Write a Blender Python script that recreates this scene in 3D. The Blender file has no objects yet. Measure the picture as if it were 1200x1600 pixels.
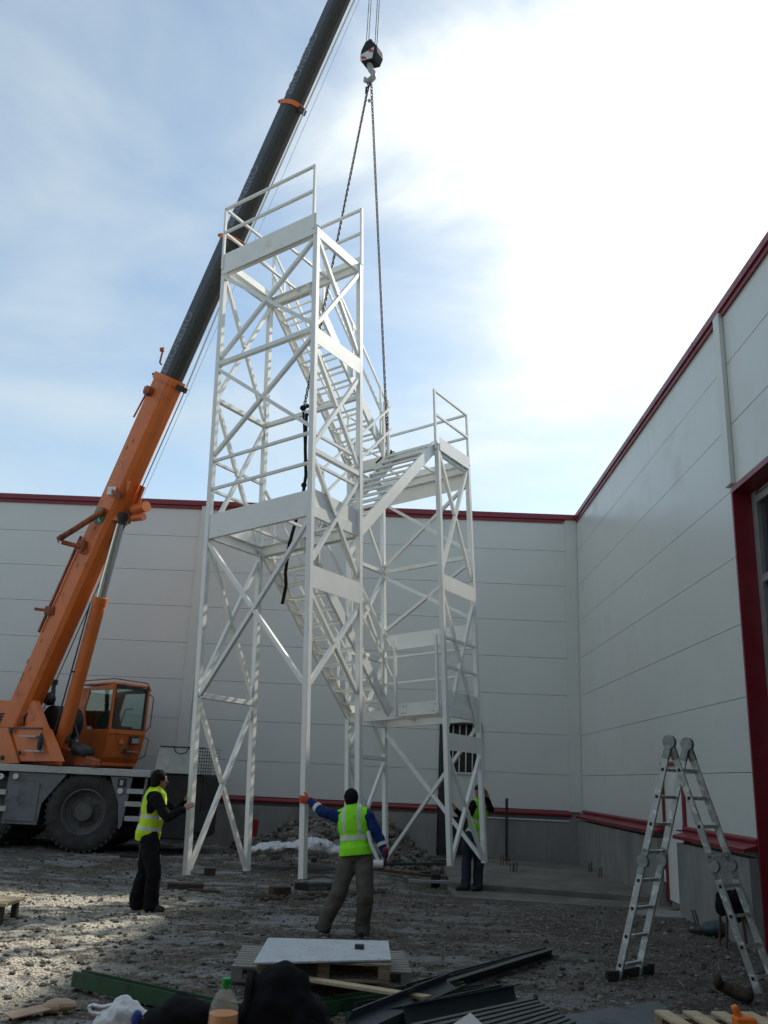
import bpy, bmesh, math, random
from mathutils import Vector, Matrix, noise
V = Vector
R = math.radians
rnd = random.Random(7)
S = bpy.context.scene
COL = S.collection

# ------------------------------------------------------------------ camera
EYE = V((0, 0, 1.8))
F, PITCH, ROLL = 1364.0, R(17.01), R(2.636)
_r = V((1, 0, 0)); _f = V((0, math.cos(PITCH), math.sin(PITCH))); _u = _r.cross(_f)
CR = _r * math.cos(ROLL) + _u * math.sin(ROLL)
CU = -_r * math.sin(ROLL) + _u * math.cos(ROLL)
cam = bpy.data.cameras.new('camera'); camo = bpy.data.objects.new('camera', cam); COL.objects.link(camo)
m = Matrix((CR, CU, -_f)).transposed().to_4x4(); m.translation = EYE
camo.matrix_world = m
cam.sensor_fit = 'VERTICAL'; cam.sensor_height = 24; cam.lens = F / 1600 * 24
cam.clip_start = .1; cam.clip_end = 3000
S.camera = camo

def ray(x, y): return CR * ((x - 600) / F) - CU * ((y - 800) / F) + _f
def P(x, y, Y):                      # point seen at photo pixel x, y lying Y metres ahead
    d = ray(x, y); return EYE + d * (Y / d.y)
def G(x, y, z=0.0):                  # point seen at photo pixel x, y lying at height z
    d = ray(x, y); return EYE + d * ((z - EYE.z) / d.z)

# ------------------------------------------------------------------ light
SUN_AZ, SUN_EL = R(44), R(38.5)      # azimuth from +Y towards +X
S.view_settings.view_transform = 'Standard'; S.view_settings.look = 'None'
S.view_settings.exposure = 0.14; S.view_settings.gamma = 1
S.render.engine = 'CYCLES'
S.render.resolution_x = 768; S.render.resolution_y = 1024
sun = bpy.data.lights.new('sun', 'SUN'); sun.energy = 5.0; sun.angle = R(1.4); sun.color = (1, .92, .80)
so = bpy.data.objects.new('sun', sun); COL.objects.link(so)
SD = V((math.sin(SUN_AZ) * math.cos(SUN_EL), math.cos(SUN_AZ) * math.cos(SUN_EL), math.sin(SUN_EL)))
so.rotation_euler = SD.to_track_quat('Z', 'Y').to_euler(); so.location = SD * 60

w = bpy.data.worlds.new('World'); S.world = w; w.use_nodes = True
nt = w.node_tree; N = nt.nodes; L = nt.links
for n in list(N): N.remove(n)
def nn(tree, typ, **kw):
    n = tree.nodes.new(typ)
    for k, v in kw.items():
        if k.startswith('i_'): n.inputs[k[2:].replace('_', ' ')].default_value = v
        else: setattr(n, k, v)
    return n
out = nn(nt, 'ShaderNodeOutputWorld'); bg = nn(nt, 'ShaderNodeBackground'); bg.inputs['Strength'].default_value = .15
sky = nn(nt, 'ShaderNodeTexSky', sky_type='NISHITA', sun_disc=False, sun_elevation=SUN_EL, sun_rotation=SUN_AZ,
         altitude=200, air_density=1.0, dust_density=1.2, ozone_density=1.1)
tc = nn(nt, 'ShaderNodeTexCoord')
mp = nn(nt, 'ShaderNodeMapping'); mp.inputs['Scale'].default_value = (1.2, 1.2, 2.6); mp.inputs['Rotation'].default_value = (.3, .5, .2)
L.new(tc.outputs['Generated'], mp.inputs[0])
n1 = nn(nt, 'ShaderNodeTexNoise'); n1.inputs['Scale'].default_value = 2.2; n1.inputs['Detail'].default_value = 8; n1.inputs['Roughness'].default_value = .52; n1.inputs['Distortion'].default_value = .35
L.new(mp.outputs[0], n1.inputs[0])
# thick bright veil towards the sun, thin wisps elsewhere
dot = nn(nt, 'ShaderNodeVectorMath', operation='DOT_PRODUCT'); dot.inputs[1].default_value = P(1180, 250, 10).__sub__(EYE).normalized()
L.new(tc.outputs['Generated'], dot.inputs[0])
mr = nn(nt, 'ShaderNodeMapRange'); mr.inputs[1].default_value = .84; mr.inputs[2].default_value = 1.09; mr.inputs[3].default_value = 0; mr.inputs[4].default_value = 1.0; mr.interpolation_type = 'SMOOTHSTEP'
wb_ = nn(nt, 'ShaderNodeMath', operation='MULTIPLY_ADD'); wb_.inputs[1].default_value = .30; L.new(n1.outputs[0], wb_.inputs[0])
sb_ = nn(nt, 'ShaderNodeMath', operation='SUBTRACT'); sb_.inputs[1].default_value = .15; L.new(dot.outputs['Value'], sb_.inputs[0]); L.new(sb_.outputs[0], wb_.inputs[2])
L.new(wb_.outputs[0], mr.inputs[0])
mr2 = nn(nt, 'ShaderNodeMapRange'); mr2.inputs[1].default_value = .36; mr2.inputs[2].default_value = .72; mr2.inputs[3].default_value = .12; mr2.inputs[4].default_value = .80
L.new(n1.outputs[0], mr2.inputs[0])
ad = nn(nt, 'ShaderNodeMath', operation='ADD'); ad.use_clamp = True
L.new(mr.outputs[0], ad.inputs[0]); L.new(mr2.outputs[0], ad.inputs[1])
cr = nn(nt, 'ShaderNodeMixRGB'); cr.inputs[1].default_value = (4.7, 5.25, 5.4, 1); cr.inputs[2].default_value = (9.5, 9.5, 9.3, 1)
L.new(mr.outputs[0], cr.inputs[0])
mx = nn(nt, 'ShaderNodeMixRGB'); L.new(ad.outputs[0], mx.inputs[0]); tn = nn(nt, 'ShaderNodeMixRGB', blend_type='MULTIPLY'); tn.inputs[0].default_value = 1; tn.inputs[2].default_value = (1.04, 1.13, 1.07, 1); L.new(sky.outputs[0], tn.inputs[1])
L.new(tn.outputs[0], mx.inputs[1]); L.new(cr.outputs[0], mx.inputs[2])
L.new(mx.outputs[0], bg.inputs[0]); L.new(bg.outputs[0], out.inputs[0])

# ------------------------------------------------------------------ materials
def mat(name, col, rough=.6, metal=0., var=.0, vscale=6., bump=0., bscale=60., dirt=None, dscale=2.5, dlo=.5, dhi=.7, alpha=None, spec=.5, trans=0., coord='Object', stretch=(1, 1, 1), coat=0.):
    ma = bpy.data.materials.new(name); ma.use_nodes = True
    t = ma.node_tree; b = t.nodes['Principled BSDF']
    b.inputs['Roughness'].default_value = rough; b.inputs['Metallic'].default_value = metal
    b.inputs['Specular IOR Level'].default_value = spec
    b.inputs['Coat Weight'].default_value = coat
    if trans: b.inputs['Transmission Weight'].default_value = trans
    c4 = (*col, 1)
    tcn = nn(t, 'ShaderNodeTexCoord'); mpn = nn(t, 'ShaderNodeMapping'); mpn.inputs['Scale'].default_value = stretch
    t.links.new(tcn.outputs[coord], mpn.inputs[0])
    src = None
    if var:
        no = nn(t, 'ShaderNodeTexNoise'); no.inputs['Scale'].default_value = vscale; no.inputs['Detail'].default_value = 6; no.inputs['Roughness'].default_value = .65
        t.links.new(mpn.outputs[0], no.inputs[0])
        ra = nn(t, 'ShaderNodeMapRange'); ra.inputs[1].default_value = .3; ra.inputs[2].default_value = .7
        t.links.new(no.outputs[0], ra.inputs[0])
        mi = nn(t, 'ShaderNodeMixRGB')
        mi.inputs[1].default_value = (*[c * (1 - var) for c in col], 1); mi.inputs[2].default_value = (*[min(1, c * (1 + var)) for c in col], 1)
        t.links.new(ra.outputs[0], mi.inputs[0]); src = mi.outputs[0]
    if dirt:
        no = nn(t, 'ShaderNodeTexNoise'); no.inputs['Scale'].default_value = dscale; no.inputs['Detail'].default_value = 8; no.inputs['Roughness'].default_value = .7
        t.links.new(mpn.outputs[0], no.inputs[0])
        ra = nn(t, 'ShaderNodeMapRange'); ra.inputs[1].default_value = dlo; ra.inputs[2].default_value = dhi
        t.links.new(no.outputs[0], ra.inputs[0])
        mi = nn(t, 'ShaderNodeMixRGB'); mi.inputs[1].default_value = c4; mi.inputs[2].default_value = (*dirt, 1)
        if src: t.links.new(src, mi.inputs[1])
        t.links.new(ra.outputs[0], mi.inputs[0]); src = mi.outputs[0]
        rr = nn(t, 'ShaderNodeMapRange'); rr.inputs[3].default_value = rough; rr.inputs[4].default_value = min(1, rough + .3)
        t.links.new(ra.outputs[0], rr.inputs[0]); t.links.new(rr.outputs[0], b.inputs['Roughness'])
    if src: t.links.new(src, b.inputs['Base Color'])
    else: b.inputs['Base Color'].default_value = c4
    if bump:
        no = nn(t, 'ShaderNodeTexNoise'); no.inputs['Scale'].default_value = bscale; no.inputs['Detail'].default_value = 5
        t.links.new(mpn.outputs[0], no.inputs[0])
        bu = nn(t, 'ShaderNodeBump'); bu.inputs['Strength'].default_value = bump; bu.inputs['Distance'].default_value = .02
        t.links.new(no.outputs[0], bu.inputs['Height']); t.links.new(bu.outputs[0], b.inputs['Normal'])
    if alpha is not None: b.inputs['Alpha'].default_value = alpha
    return ma

M = {}
M['white'] = mat('white_paint', (.72, .73, .70), .28, var=.05, vscale=3, dirt=(.5, .46, .36), dscale=2.2, dlo=.58, dhi=.85, bump=.02, bscale=20)
M['panel'] = mat('sandwich_panel', (.59, .61, .58), .33, bump=.035, bscale=1.4, var=.025, vscale=.5, dirt=(.56, .59, .54), dscale=.8, dlo=.5, dhi=.8, spec=.5)
M['panel_trim'] = mat('panel_trim', (.58, .60, .56), .4, var=.04, vscale=1)
M['red'] = mat('red_flashing', (.19, .009, .019), .38, var=.14, vscale=1.5, dirt=(.16, .03, .035), dscale=2.2, dlo=.5, dhi=.8, bump=.04, bscale=3)
M['groove'] = mat('joint_gap', (.42, .43, .41), .8)
M['concrete'] = mat('concrete', (.23, .23, .215), .85, var=.18, vscale=1.3, dirt=(.13, .125, .115), dscale=1.4, dlo=.45, dhi=.8, bump=.25, bscale=18, stretch=(1, 1, .35))
M['slab'] = mat('slab_concrete', (.17, .155, .13), .9, var=.22, vscale=1.6, dirt=(.08, .072, .06), dscale=1.1, dlo=.45, dhi=.75, bump=.5, bscale=14)
M['dark'] = mat('dark_interior', (.012, .012, .013), .7)
M['black'] = mat('black_paint', (.02, .02, .022), .5, var=.3, vscale=8)
M['glass'] = mat('dark_glass', (.02, .025, .028), .06, spec=.8)
M['cabglass'] = mat('cab_glass', (.55, .72, .66), .03, trans=1.0)
M['orange'] = mat('orange_paint', (.58, .13, .020), .38, var=.10, vscale=1.5, dirt=(.20, .07, .025), dscale=1.9, dlo=.55, dhi=.80, bump=.03, bscale=12)
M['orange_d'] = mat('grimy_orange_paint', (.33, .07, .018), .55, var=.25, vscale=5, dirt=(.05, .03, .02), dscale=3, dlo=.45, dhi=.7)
M['boomgrey'] = mat('blue_grey_boom_paint', (.022, .030, .042), .3, var=.3, vscale=1.2, dirt=(.025, .022, .018), dscale=6, dlo=.45, dhi=.7, stretch=(1, 1, 1), coat=.3)
M['grease'] = mat('greasy_boom_underside', (.022, .021, .018), .55, var=.5, vscale=14, dirt=(.06, .052, .04), dscale=9, dlo=.55, dhi=.75)
M['letter'] = mat('dull_lettering', (.13, .14, .17), .5)
M['faint'] = mat('faded_lettering', (.60, .22, .10), .5)
M['green'] = mat('green_emblem', (.02, .20, .11), .5)
M['emblem_white'] = mat('emblem_white', (.7, .7, .68), .5)
M['chrome'] = mat('cylinder_rod', (.5, .52, .52), .22, metal=1)
M['steel'] = mat('galvanised_steel', (.36, .37, .37), .5, metal=.6, var=.15, vscale=7)
M['alu'] = mat('aluminium_plate', (.42, .43, .42), .45, metal=.5, var=.12, vscale=9, bump=.3, bscale=70)
M['paleplate'] = mat('dull_pale_plate', (.44, .44, .41), .7, var=.15, vscale=6, bump=.3, bscale=50)
M['carrier'] = mat('grey_carrier_paint', (.15, .16, .17), .5, var=.15, vscale=3, dirt=(.07, .062, .05), dscale=2, dlo=.5, dhi=.75)
M['chassis'] = mat('dirty_black_chassis', (.02, .019, .018), .8, var=.4, vscale=5)
M['tyre'] = mat('muddy_tyre_rubber', (.028, .027, .026), .85, var=.3, vscale=6, dirt=(.075, .068, .055), dscale=4, dlo=.45, dhi=.75)
M['rim'] = mat('dusty_grey_rim', (.09, .088, .08), .75, var=.3, vscale=6)
M['rope'] = mat('steel_rope', (.25, .25, .25), .5, metal=.5)
M['rope_l'] = mat('bright_rope', (.6, .6, .58), .5)
M['chain'] = mat('chain_steel', (.045, .042, .042), .5, metal=.6, var=.3, vscale=30)
M['hook'] = mat('hook_pale_steel', (.30, .30, .27), .45, var=.2, vscale=12)
M['hookblk'] = mat('hook_block_black', (.012, .012, .013), .5, spec=.25)
M['hookred'] = mat('hook_block_red', (.35, .04, .04), .5)
M['strap'] = mat('black_webbing', (.012, .012, .012), .8, spec=.12)
M['hivis'] = mat('hivis_fabric', (.27, .84, .015), .8, var=.06, vscale=9, bump=.25, bscale=25)
M['hivis_y'] = mat('hivis_yellow_fabric', (.50, .74, .01), .8, var=.06, vscale=9, bump=.25, bscale=25)
M['reflect'] = mat('reflective_tape', (.55, .56, .54), .45, var=.1, vscale=20)
M['navy'] = mat('navy_fabric', (.012, .03, .12), .9, var=.3, vscale=9, bump=.4, bscale=18, spec=.12)
M['blackcloth'] = mat('black_fabric', (.012, .012, .014), .92, var=.3, vscale=9, bump=.4, bscale=18, spec=.12)
M['trouser'] = mat('grey_brown_fabric', (.105, .095, .08), .92, var=.22, vscale=7, bump=.5, bscale=16, spec=.12)
M['jeans'] = mat('denim', (.028, .036, .048), .92, var=.35, vscale=7, bump=.4, bscale=16, spec=.12)
M['skin'] = mat('skin', (.36, .19, .13), .55, var=.08, vscale=14)
M['hair'] = mat('dark_hair', (.012, .01, .009), .7, bump=.8, bscale=70, spec=.12)
M['glove'] = mat('orange_glove', (.55, .07, .025), .85, var=.15, vscale=20)
M['gloved'] = mat('dark_red_glove', (.16, .02, .02), .85, var=.4, vscale=20)
M['boot'] = mat('dusty_boot', (.03, .027, .024), .8, var=.3, vscale=14)
M['wood'] = mat('pallet_wood', (.26, .20, .13), .85, var=.28, vscale=4, dirt=(.11, .09, .065), dscale=7, dlo=.5, dhi=.75, bump=.3, bscale=30, stretch=(1, 6, 6))
M['woodl'] = mat('pale_wood', (.46, .36, .23), .8, var=.2, vscale=4, bump=.3, bscale=30, stretch=(1, 6, 6))
M['woodg'] = mat('weathered_grey_wood', (.26, .25, .22), .9, var=.25, vscale=4, bump=.4, bscale=30, stretch=(1, 6, 6))
M['board'] = mat('white_scratched_board', (.48, .52, .54), .6, var=.12, vscale=5, dirt=(.20, .21, .22), dscale=16, dlo=.56, dhi=.68)
M['gsteel'] = mat('green_painted_steel', (.022, .085, .035), .5, var=.25, vscale=5, dirt=(.02, .03, .02), dscale=5)
M['dsteel'] = mat('dark_green_grey_steel', (.03, .04, .036), .55, var=.3, vscale=5)
M['bsteel'] = mat('blue_grey_sheet', (.045, .065, .08), .5, var=.2, vscale=3, dirt=(.03, .03, .03), dscale=3)
M['plastic'] = mat('white_plastic_bag', (.70, .72, .74), .4, var=.05, vscale=6, bump=.5, bscale=30)
M['bagblue'] = mat('bag_blue_print', (.02, .06, .30), .4)
M['bagyellow'] = mat('bag_yellow_print', (.7, .5, .03), .4)
M['pet'] = mat('clear_pet_plastic', (.75, .78, .74), .1, alpha=.22, spec=.9)
M['juice'] = mat('orange_drink', (.85, .30, .03), .25)
M['label'] = mat('orange_bottle_label', (.75, .22, .02), .45)
M['cap'] = mat('green_bottle_cap', (.01, .33, .05), .4)
M['alurail'] = mat('paint_spattered_aluminium', (.40, .41, .39), .5, metal=.25, var=.15, vscale=8, dirt=(.72, .72, .68), dscale=10, dlo=.52, dhi=.58)
M['hinge'] = mat('worn_hinge_plate', (.22, .23, .22), .5, metal=.4, var=.35, vscale=20)
M['rust'] = mat('rusty_steel', (.10, .055, .035), .85, var=.35, vscale=12)
M['tarp'] = mat('creased_white_sheet', (.55, .56, .57), .55, var=.1, vscale=5, dirt=(.08, .08, .08), dscale=6, dlo=.6, dhi=.66, bump=.9, bscale=9)
M['redplastic'] = mat('red_plastic', (.32, .015, .02), .5)
M['fieryorange'] = mat('orange_plastic', (.8, .17, .01), .5)
M['cardboard'] = mat('dusty_cardboard', (.42, .30, .21), .9, var=.15, vscale=6)
M['brown'] = mat('brown_leather', (.05, .032, .02), .8, var=.3, vscale=14)

# ------------------------------------------------------------------ mesh helpers
def frame(d, up=V((0, 0, 1))):
    z = d.normalized(); x = up.cross(z)
    if x.length < 1e-4: x = V((1, 0, 0)).cross(z)
    x.normalize(); return x, z.cross(x), z
class MB:
    def __init__(s): s.v = []; s.f = []; s.mi = []; s.cur = 0
    def add(s, vs, fs):
        o = len(s.v); s.v += [V(q) for q in vs]; s.f += [[o + i for i in f] for f in fs]; s.mi += [s.cur] * len(fs); return s
    def hexa(s, c):                  # 8 corners: bottom ring then top ring
        return s.add(c, [(3, 2, 1, 0), (4, 5, 6, 7), (0, 1, 5, 4), (1, 2, 6, 5), (2, 3, 7, 6), (3, 0, 4, 7)])
    def box(s, a, b):
        x0, y0, z0 = a; x1, y1, z1 = b
        return s.hexa([(x0, y0, z0), (x1, y0, z0), (x1, y1, z0), (x0, y1, z0), (x0, y0, z1), (x1, y0, z1), (x1, y1, z1), (x0, y1, z1)])
    def bar(s, p, q, w_, h_, up=V((0, 0, 1)), off=(0, 0)):   # rectangular bar: w along side axis, h along 'up' side
        p = V(p); q = V(q); x, y, z = frame(q - p, V(up))
        o = x * off[0] + y * off[1]
        c = []
        for e in (p, q):
            for a, b in ((-1, -1), (1, -1), (1, 1), (-1, 1)): c.append(e + o + x * (a * w_ / 2) + y * (b * h_ / 2))
        return s.hexa(c)
    def tube(s, pts, r, n=10, cap=True, up=V((0, 0, 1))):
        pts = [V(p) for p in pts]; k = len(pts); rs = r if isinstance(r, (list, tuple)) else [r] * k
        vs = []; px = None
        for i, p in enumerate(pts):
            d = (pts[min(i + 1, k - 1)] - pts[max(i - 1, 0)])
            x, y, z = frame(d, up)
            if px is not None:
                x = (px - z * px.dot(z)); x = x.normalized() if x.length > 1e-5 else frame(d, up)[0]; y = z.cross(x)
            px = x
            for j in range(n):
                a = 2 * math.pi * j / n; vs.append(p + (x * math.cos(a) + y * math.sin(a)) * rs[i])
        fs = [(i * n + j, i * n + (j + 1) % n, (i + 1) * n + (j + 1) % n, (i + 1) * n + j) for i in range(k - 1) for j in range(n)]
        if cap: fs += [tuple(range(n - 1, -1, -1)), tuple(range((k - 1) * n, k * n))]
        return s.add(vs, fs)
    def prism(s, prof, o, ax, ay, az, length):   # profile in ax/ay plane, pushed along az
        o = V(o); ax = V(ax); ay = V(ay); az = V(az); n = len(prof)
        vs = [o + ax * a + ay * b for a, b in prof] + [o + ax * a + ay * b + az * length for a, b in prof]
        fs = [(j, (j + 1) % n, n + (j + 1) % n, n + j) for j in range(n)] + [tuple(range(n - 1, -1, -1)), tuple(range(n, 2 * n))]
        return s.add(vs, fs)
    def lathe(s, prof, o, az, n=24, up=V((0, 0, 1)), cap=True):       # prof: (radius, height)
        x, y, z = frame(V(az), up); o = V(o); vs = []
        for r_, h_ in prof:
            for j in range(n):
                a = 2 * math.pi * j / n; vs.append(o + z * h_ + (x * math.cos(a) + y * math.sin(a)) * r_)
        k = len(prof)
        fs = [(i * n + j, i * n + (j + 1) % n, (i + 1) * n + (j + 1) % n, (i + 1) * n + j) for i in range(k - 1) for j in range(n)]
        if cap: fs += [tuple(range(n - 1, -1, -1)), tuple(range((k - 1) * n, k * n))]
        return s.add(vs, fs)
    def ball(s, c, r, n=10, rot=None):
        rr = r if isinstance(r, (tuple, list, Vector)) else (r, r, r); c = V(c); vs = []; k = n // 2 + 1
        for i in range(1, k):
            th = math.pi * i / k
            for j in range(n):
                a = 2 * math.pi * j / n
                q = V((math.sin(th) * math.cos(a) * rr[0], math.sin(th) * math.sin(a) * rr[1], math.cos(th) * rr[2]))
                if rot: q = rot @ q
                vs.append(c + q)
        t = V((0, 0, rr[2])); t = rot @ t if rot else t
        vs += [c + t, c - t]; o = (k - 1) * n
        fs = [(i * n + j, (i + 1) * n + j, (i + 1) * n + (j + 1) % n, i * n + (j + 1) % n) for i in range(k - 2) for j in range(n)]
        fs += [(o, j, (j + 1) % n) for j in range(n)] + [(o + 1, (k - 2) * n + (j + 1) % n, (k - 2) * n + j) for j in range(n)]
        return s.add(vs, fs)
    def build(s, name, mats, parent=None, smooth=False, bevel=0, world=True, label=None):
        me = bpy.data.meshes.new(name)
        inv = parent.matrix_basis.inverted() if (parent and world and parent.parent is None) else None
        if parent and world and parent.parent: inv = (parent.parent.matrix_basis @ parent.matrix_basis).inverted()
        vs = [inv @ q for q in s.v] if inv else s.v
        me.from_pydata([tuple(q) for q in vs], [], s.f)
        ml = mats if isinstance(mats, (list, tuple)) else [mats]
        for a in ml: me.materials.append(a if not isinstance(a, str) else M[a])
        if len(ml) > 1: me.polygons.foreach_set('material_index', s.mi)
        bm = bmesh.new(); bm.from_mesh(me); bmesh.ops.recalc_face_normals(bm, faces=bm.faces); bm.to_mesh(me); bm.free()
        if smooth:
            me.polygons.foreach_set('use_smooth', [True] * len(me.polygons))
        o = bpy.data.objects.new(name, me); COL.objects.link(o)
        if parent: o.parent = parent
        if smooth == 'auto': me.set_sharp_from_angle(angle=R(40))
        if bevel:
            b = o.modifiers.new('bevel', 'BEVEL'); b.width = bevel; b.segments = 1; b.limit_method = 'ANGLE'; b.angle_limit = R(40); b.harden_normals = False
        if label: o['label'] = label
        return o
def thing(name, label, cat, loc=(0, 0, 0), rot=None, group=None):
    o = bpy.data.objects.new(name, None); COL.objects.link(o)
    mm = (rot.to_4x4() if rot is not None else Matrix.Identity(4)); mm.translation = V(loc); o.matrix_basis = mm
    o.empty_display_size = .1; o['label'] = label; o['category'] = cat
    if group: o['group'] = group
    return o
def tag(o, label, cat, group=None, kind=None):
    if label: o['label'] = label
    if cat: o['category'] = cat
    if group: o['group'] = group
    if kind: o['kind'] = kind
    return o
def origin(o, p):                    # put a lone mesh's origin at its base
    p = V(p); o.data.transform(Matrix.Translation(-p)); o.location = p; return o
def text(s, size, mt, parent, o, ax, ay, name='lettering', off=.0, serif=0):
    cu = bpy.data.curves.new('t', 'FONT'); cu.body = s; cu.size = size; cu.offset = off; cu.extrude = .002; cu.align_x = 'LEFT'
    ob = bpy.data.objects.new('t', cu); COL.objects.link(ob)
    dg = bpy.context.evaluated_depsgraph_get(); me = bpy.data.meshes.new_from_object(ob.evaluated_get(dg)); me.name = name
    bpy.data.objects.remove(ob)
    ax = V(ax).normalized(); ay = V(ay).normalized(); mm = Matrix((ax, ay, ax.cross(ay))).transposed().to_4x4(); mm.translation = V(o)
    if parent: mm = parent.matrix_basis.inverted() @ mm
    me.transform(mm); me.materials.clear(); me.materials.append(M[mt])
    q = bpy.data.objects.new(name, me); COL.objects.link(q); q.parent = parent
    return q
def lerp(a, b, t): return V(a) + (V(b) - V(a)) * t

# ------------------------------------------------------------------ ground
def ss(a, b, x):
    t = max(0., min(1., (x - a) / (b - a))); return t * t * (3 - 2 * t)
def gz(x, y):
    z = .15 * ss(15.5, 18.2, y) * ss(1.3, .2, x)
    z += .05 * noise.noise(V((x * .35, y * .35, 1.3))) * ss(3, 7, y)
    z += .028 * noise.noise(V((x * 1.3, y * 1.3, 4.1)))
    z -= .03 * math.exp(-((x * .25 + y - 12.0) / .22) ** 2) * ss(-1, -3.5, x)      # wheel ruts
    z -= .03 * math.exp(-((x * .25 + y - 10.2) / .22) ** 2) * ss(-1, -3.5, x)
    return z
def axis(segs):
    r_ = [segs[0][0]]
    for a, b, st in segs:
        n_ = max(1, round((b - a) / st)); r_ += [a + (b - a) * (i + 1) / n_ for i in range(n_)]
    return r_
xs = axis([(-400, -60, 85), (-60, -10, 5), (-10, -7, .2), (-7, 6, .055), (6, 10, .5), (10, 60, 10), (60, 400, 85)])
ys = axis([(-200, -20, 60), (-20, 0, 4), (0, 6, .3), (6, 17, .055), (17, 23, .1), (23, 60, 6), (60, 800, 120)])
mb = MB(); nx = len(xs)
for y in ys:
    for x in xs:
        z = gz(x, y)
        if 5 < y < 23 and -8 < x < 6:
            z += .022 * noise.noise(V((x * 5, y * 5, 0))) + .016 * noise.noise(V((x * 11, y * 11, 3)))
        mb.v.append(V((x, y, z)))
mb.f = [(j * nx + i, j * nx + i + 1, (j + 1) * nx + i + 1, (j + 1) * nx + i) for j in range(len(ys) - 1) for i in range(nx - 1)]; mb.mi = [0] * len(mb.f)
def ground_mat():
    ma = bpy.data.materials.new('gravelly_earth'); ma.use_nodes = True; t = ma.node_tree; b = t.nodes['Principled BSDF']; b.inputs['Roughness'].default_value = .95
    b.inputs['Specular IOR Level'].default_value = .2
    g = nn(t, 'ShaderNodeNewGeometry')
    def noi(sc, det=8, ro=.65):
        n = nn(t, 'ShaderNodeTexNoise'); n.inputs['Scale'].default_value = sc; n.inputs['Detail'].default_value = det; n.inputs['Roughness'].default_value = ro
        t.links.new(g.outputs['Position'], n.inputs[0]); return n.outputs[0]
    def rng(s, a, b_, c=0., d=1.):
        n = nn(t, 'ShaderNodeMapRange'); n.inputs[1].default_value = a; n.inputs[2].default_value = b_; n.inputs[3].default_value = c; n.inputs[4].default_value = d
        t.links.new(s, n.inputs[0]); return n.outputs[0]
    def mix(f, a, b_):
        n = nn(t, 'ShaderNodeMixRGB'); t.links.new(f, n.inputs[0])
        for i, q in ((1, a), (2, b_)):
            if isinstance(q, tuple): n.inputs[i].default_value = (*q, 1)
            else: t.links.new(q, n.inputs[i])
        return n.outputs[0]
    c = mix(rng(noi(.6), .35, .65), (.092, .077, .059), (.150, .130, .102))
    c = mix(rng(noi(3.1), .45, .7), c, (.07, .062, .052))
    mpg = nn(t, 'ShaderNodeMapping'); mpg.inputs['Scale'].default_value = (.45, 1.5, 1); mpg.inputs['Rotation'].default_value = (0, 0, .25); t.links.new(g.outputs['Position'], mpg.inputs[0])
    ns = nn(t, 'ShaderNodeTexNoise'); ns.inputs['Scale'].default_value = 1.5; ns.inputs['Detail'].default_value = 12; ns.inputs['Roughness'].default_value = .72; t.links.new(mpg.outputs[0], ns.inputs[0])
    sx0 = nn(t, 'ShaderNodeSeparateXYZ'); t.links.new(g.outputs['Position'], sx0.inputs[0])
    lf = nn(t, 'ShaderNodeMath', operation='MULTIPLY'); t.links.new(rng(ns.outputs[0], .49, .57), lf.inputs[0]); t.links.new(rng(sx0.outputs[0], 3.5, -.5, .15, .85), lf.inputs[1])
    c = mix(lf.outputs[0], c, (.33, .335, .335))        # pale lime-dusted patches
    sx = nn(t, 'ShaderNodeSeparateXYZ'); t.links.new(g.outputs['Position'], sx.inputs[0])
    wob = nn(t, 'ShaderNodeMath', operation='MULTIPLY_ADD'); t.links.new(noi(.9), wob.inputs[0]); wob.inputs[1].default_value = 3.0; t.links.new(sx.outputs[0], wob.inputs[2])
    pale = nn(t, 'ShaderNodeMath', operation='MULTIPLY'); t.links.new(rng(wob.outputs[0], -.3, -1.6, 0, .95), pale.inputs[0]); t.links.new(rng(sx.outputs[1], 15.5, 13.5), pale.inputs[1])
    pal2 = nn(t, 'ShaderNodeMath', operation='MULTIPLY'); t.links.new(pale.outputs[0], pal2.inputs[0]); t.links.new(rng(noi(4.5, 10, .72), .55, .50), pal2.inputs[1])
    c = mix(pal2.outputs[0], c, (.50, .46, .37))                        # paler gravel on the left, sunlit brightness painted into its colour
    vo = nn(t, 'ShaderNodeTexVoronoi'); vo.inputs['Scale'].default_value = 34; t.links.new(g.outputs['Position'], vo.inputs[0])
    sep = nn(t, 'ShaderNodeSeparateColor'); t.links.new(vo.outputs['Color'], sep.inputs[0])
    peb = mix(sep.outputs[1], (.12, .11, .09), (.36, .34, .30))
    c = mix(rng(sep.outputs[0], .80, .84, 0, .7), c, peb)
    t.links.new(c, b.inputs['Base Color'])
    ds = nn(t, 'ShaderNodeMath', operation='MULTIPLY'); ds.inputs[1].default_value = -1.0; t.links.new(vo.outputs['Distance'], ds.inputs[0])
    bu = nn(t, 'ShaderNodeBump'); bu.inputs['Strength'].default_value = .9; bu.inputs['Distance'].default_value = .035; t.links.new(ds.outputs[0], bu.inputs['Height'])
    bu2 = nn(t, 'ShaderNodeBump'); bu2.inputs['Strength'].default_value = .8; bu2.inputs['Distance'].default_value = .04
    t.links.new(noi(14), bu2.inputs['Height']); t.links.new(bu.outputs[0], bu2.inputs['Normal']); t.links.new(bu2.outputs[0], b.inputs['Normal'])
    return ma
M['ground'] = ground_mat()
tag(mb.build('ground', 'ground', smooth=True), 'stony bare earth of the building yard', None, kind='structure')

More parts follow.
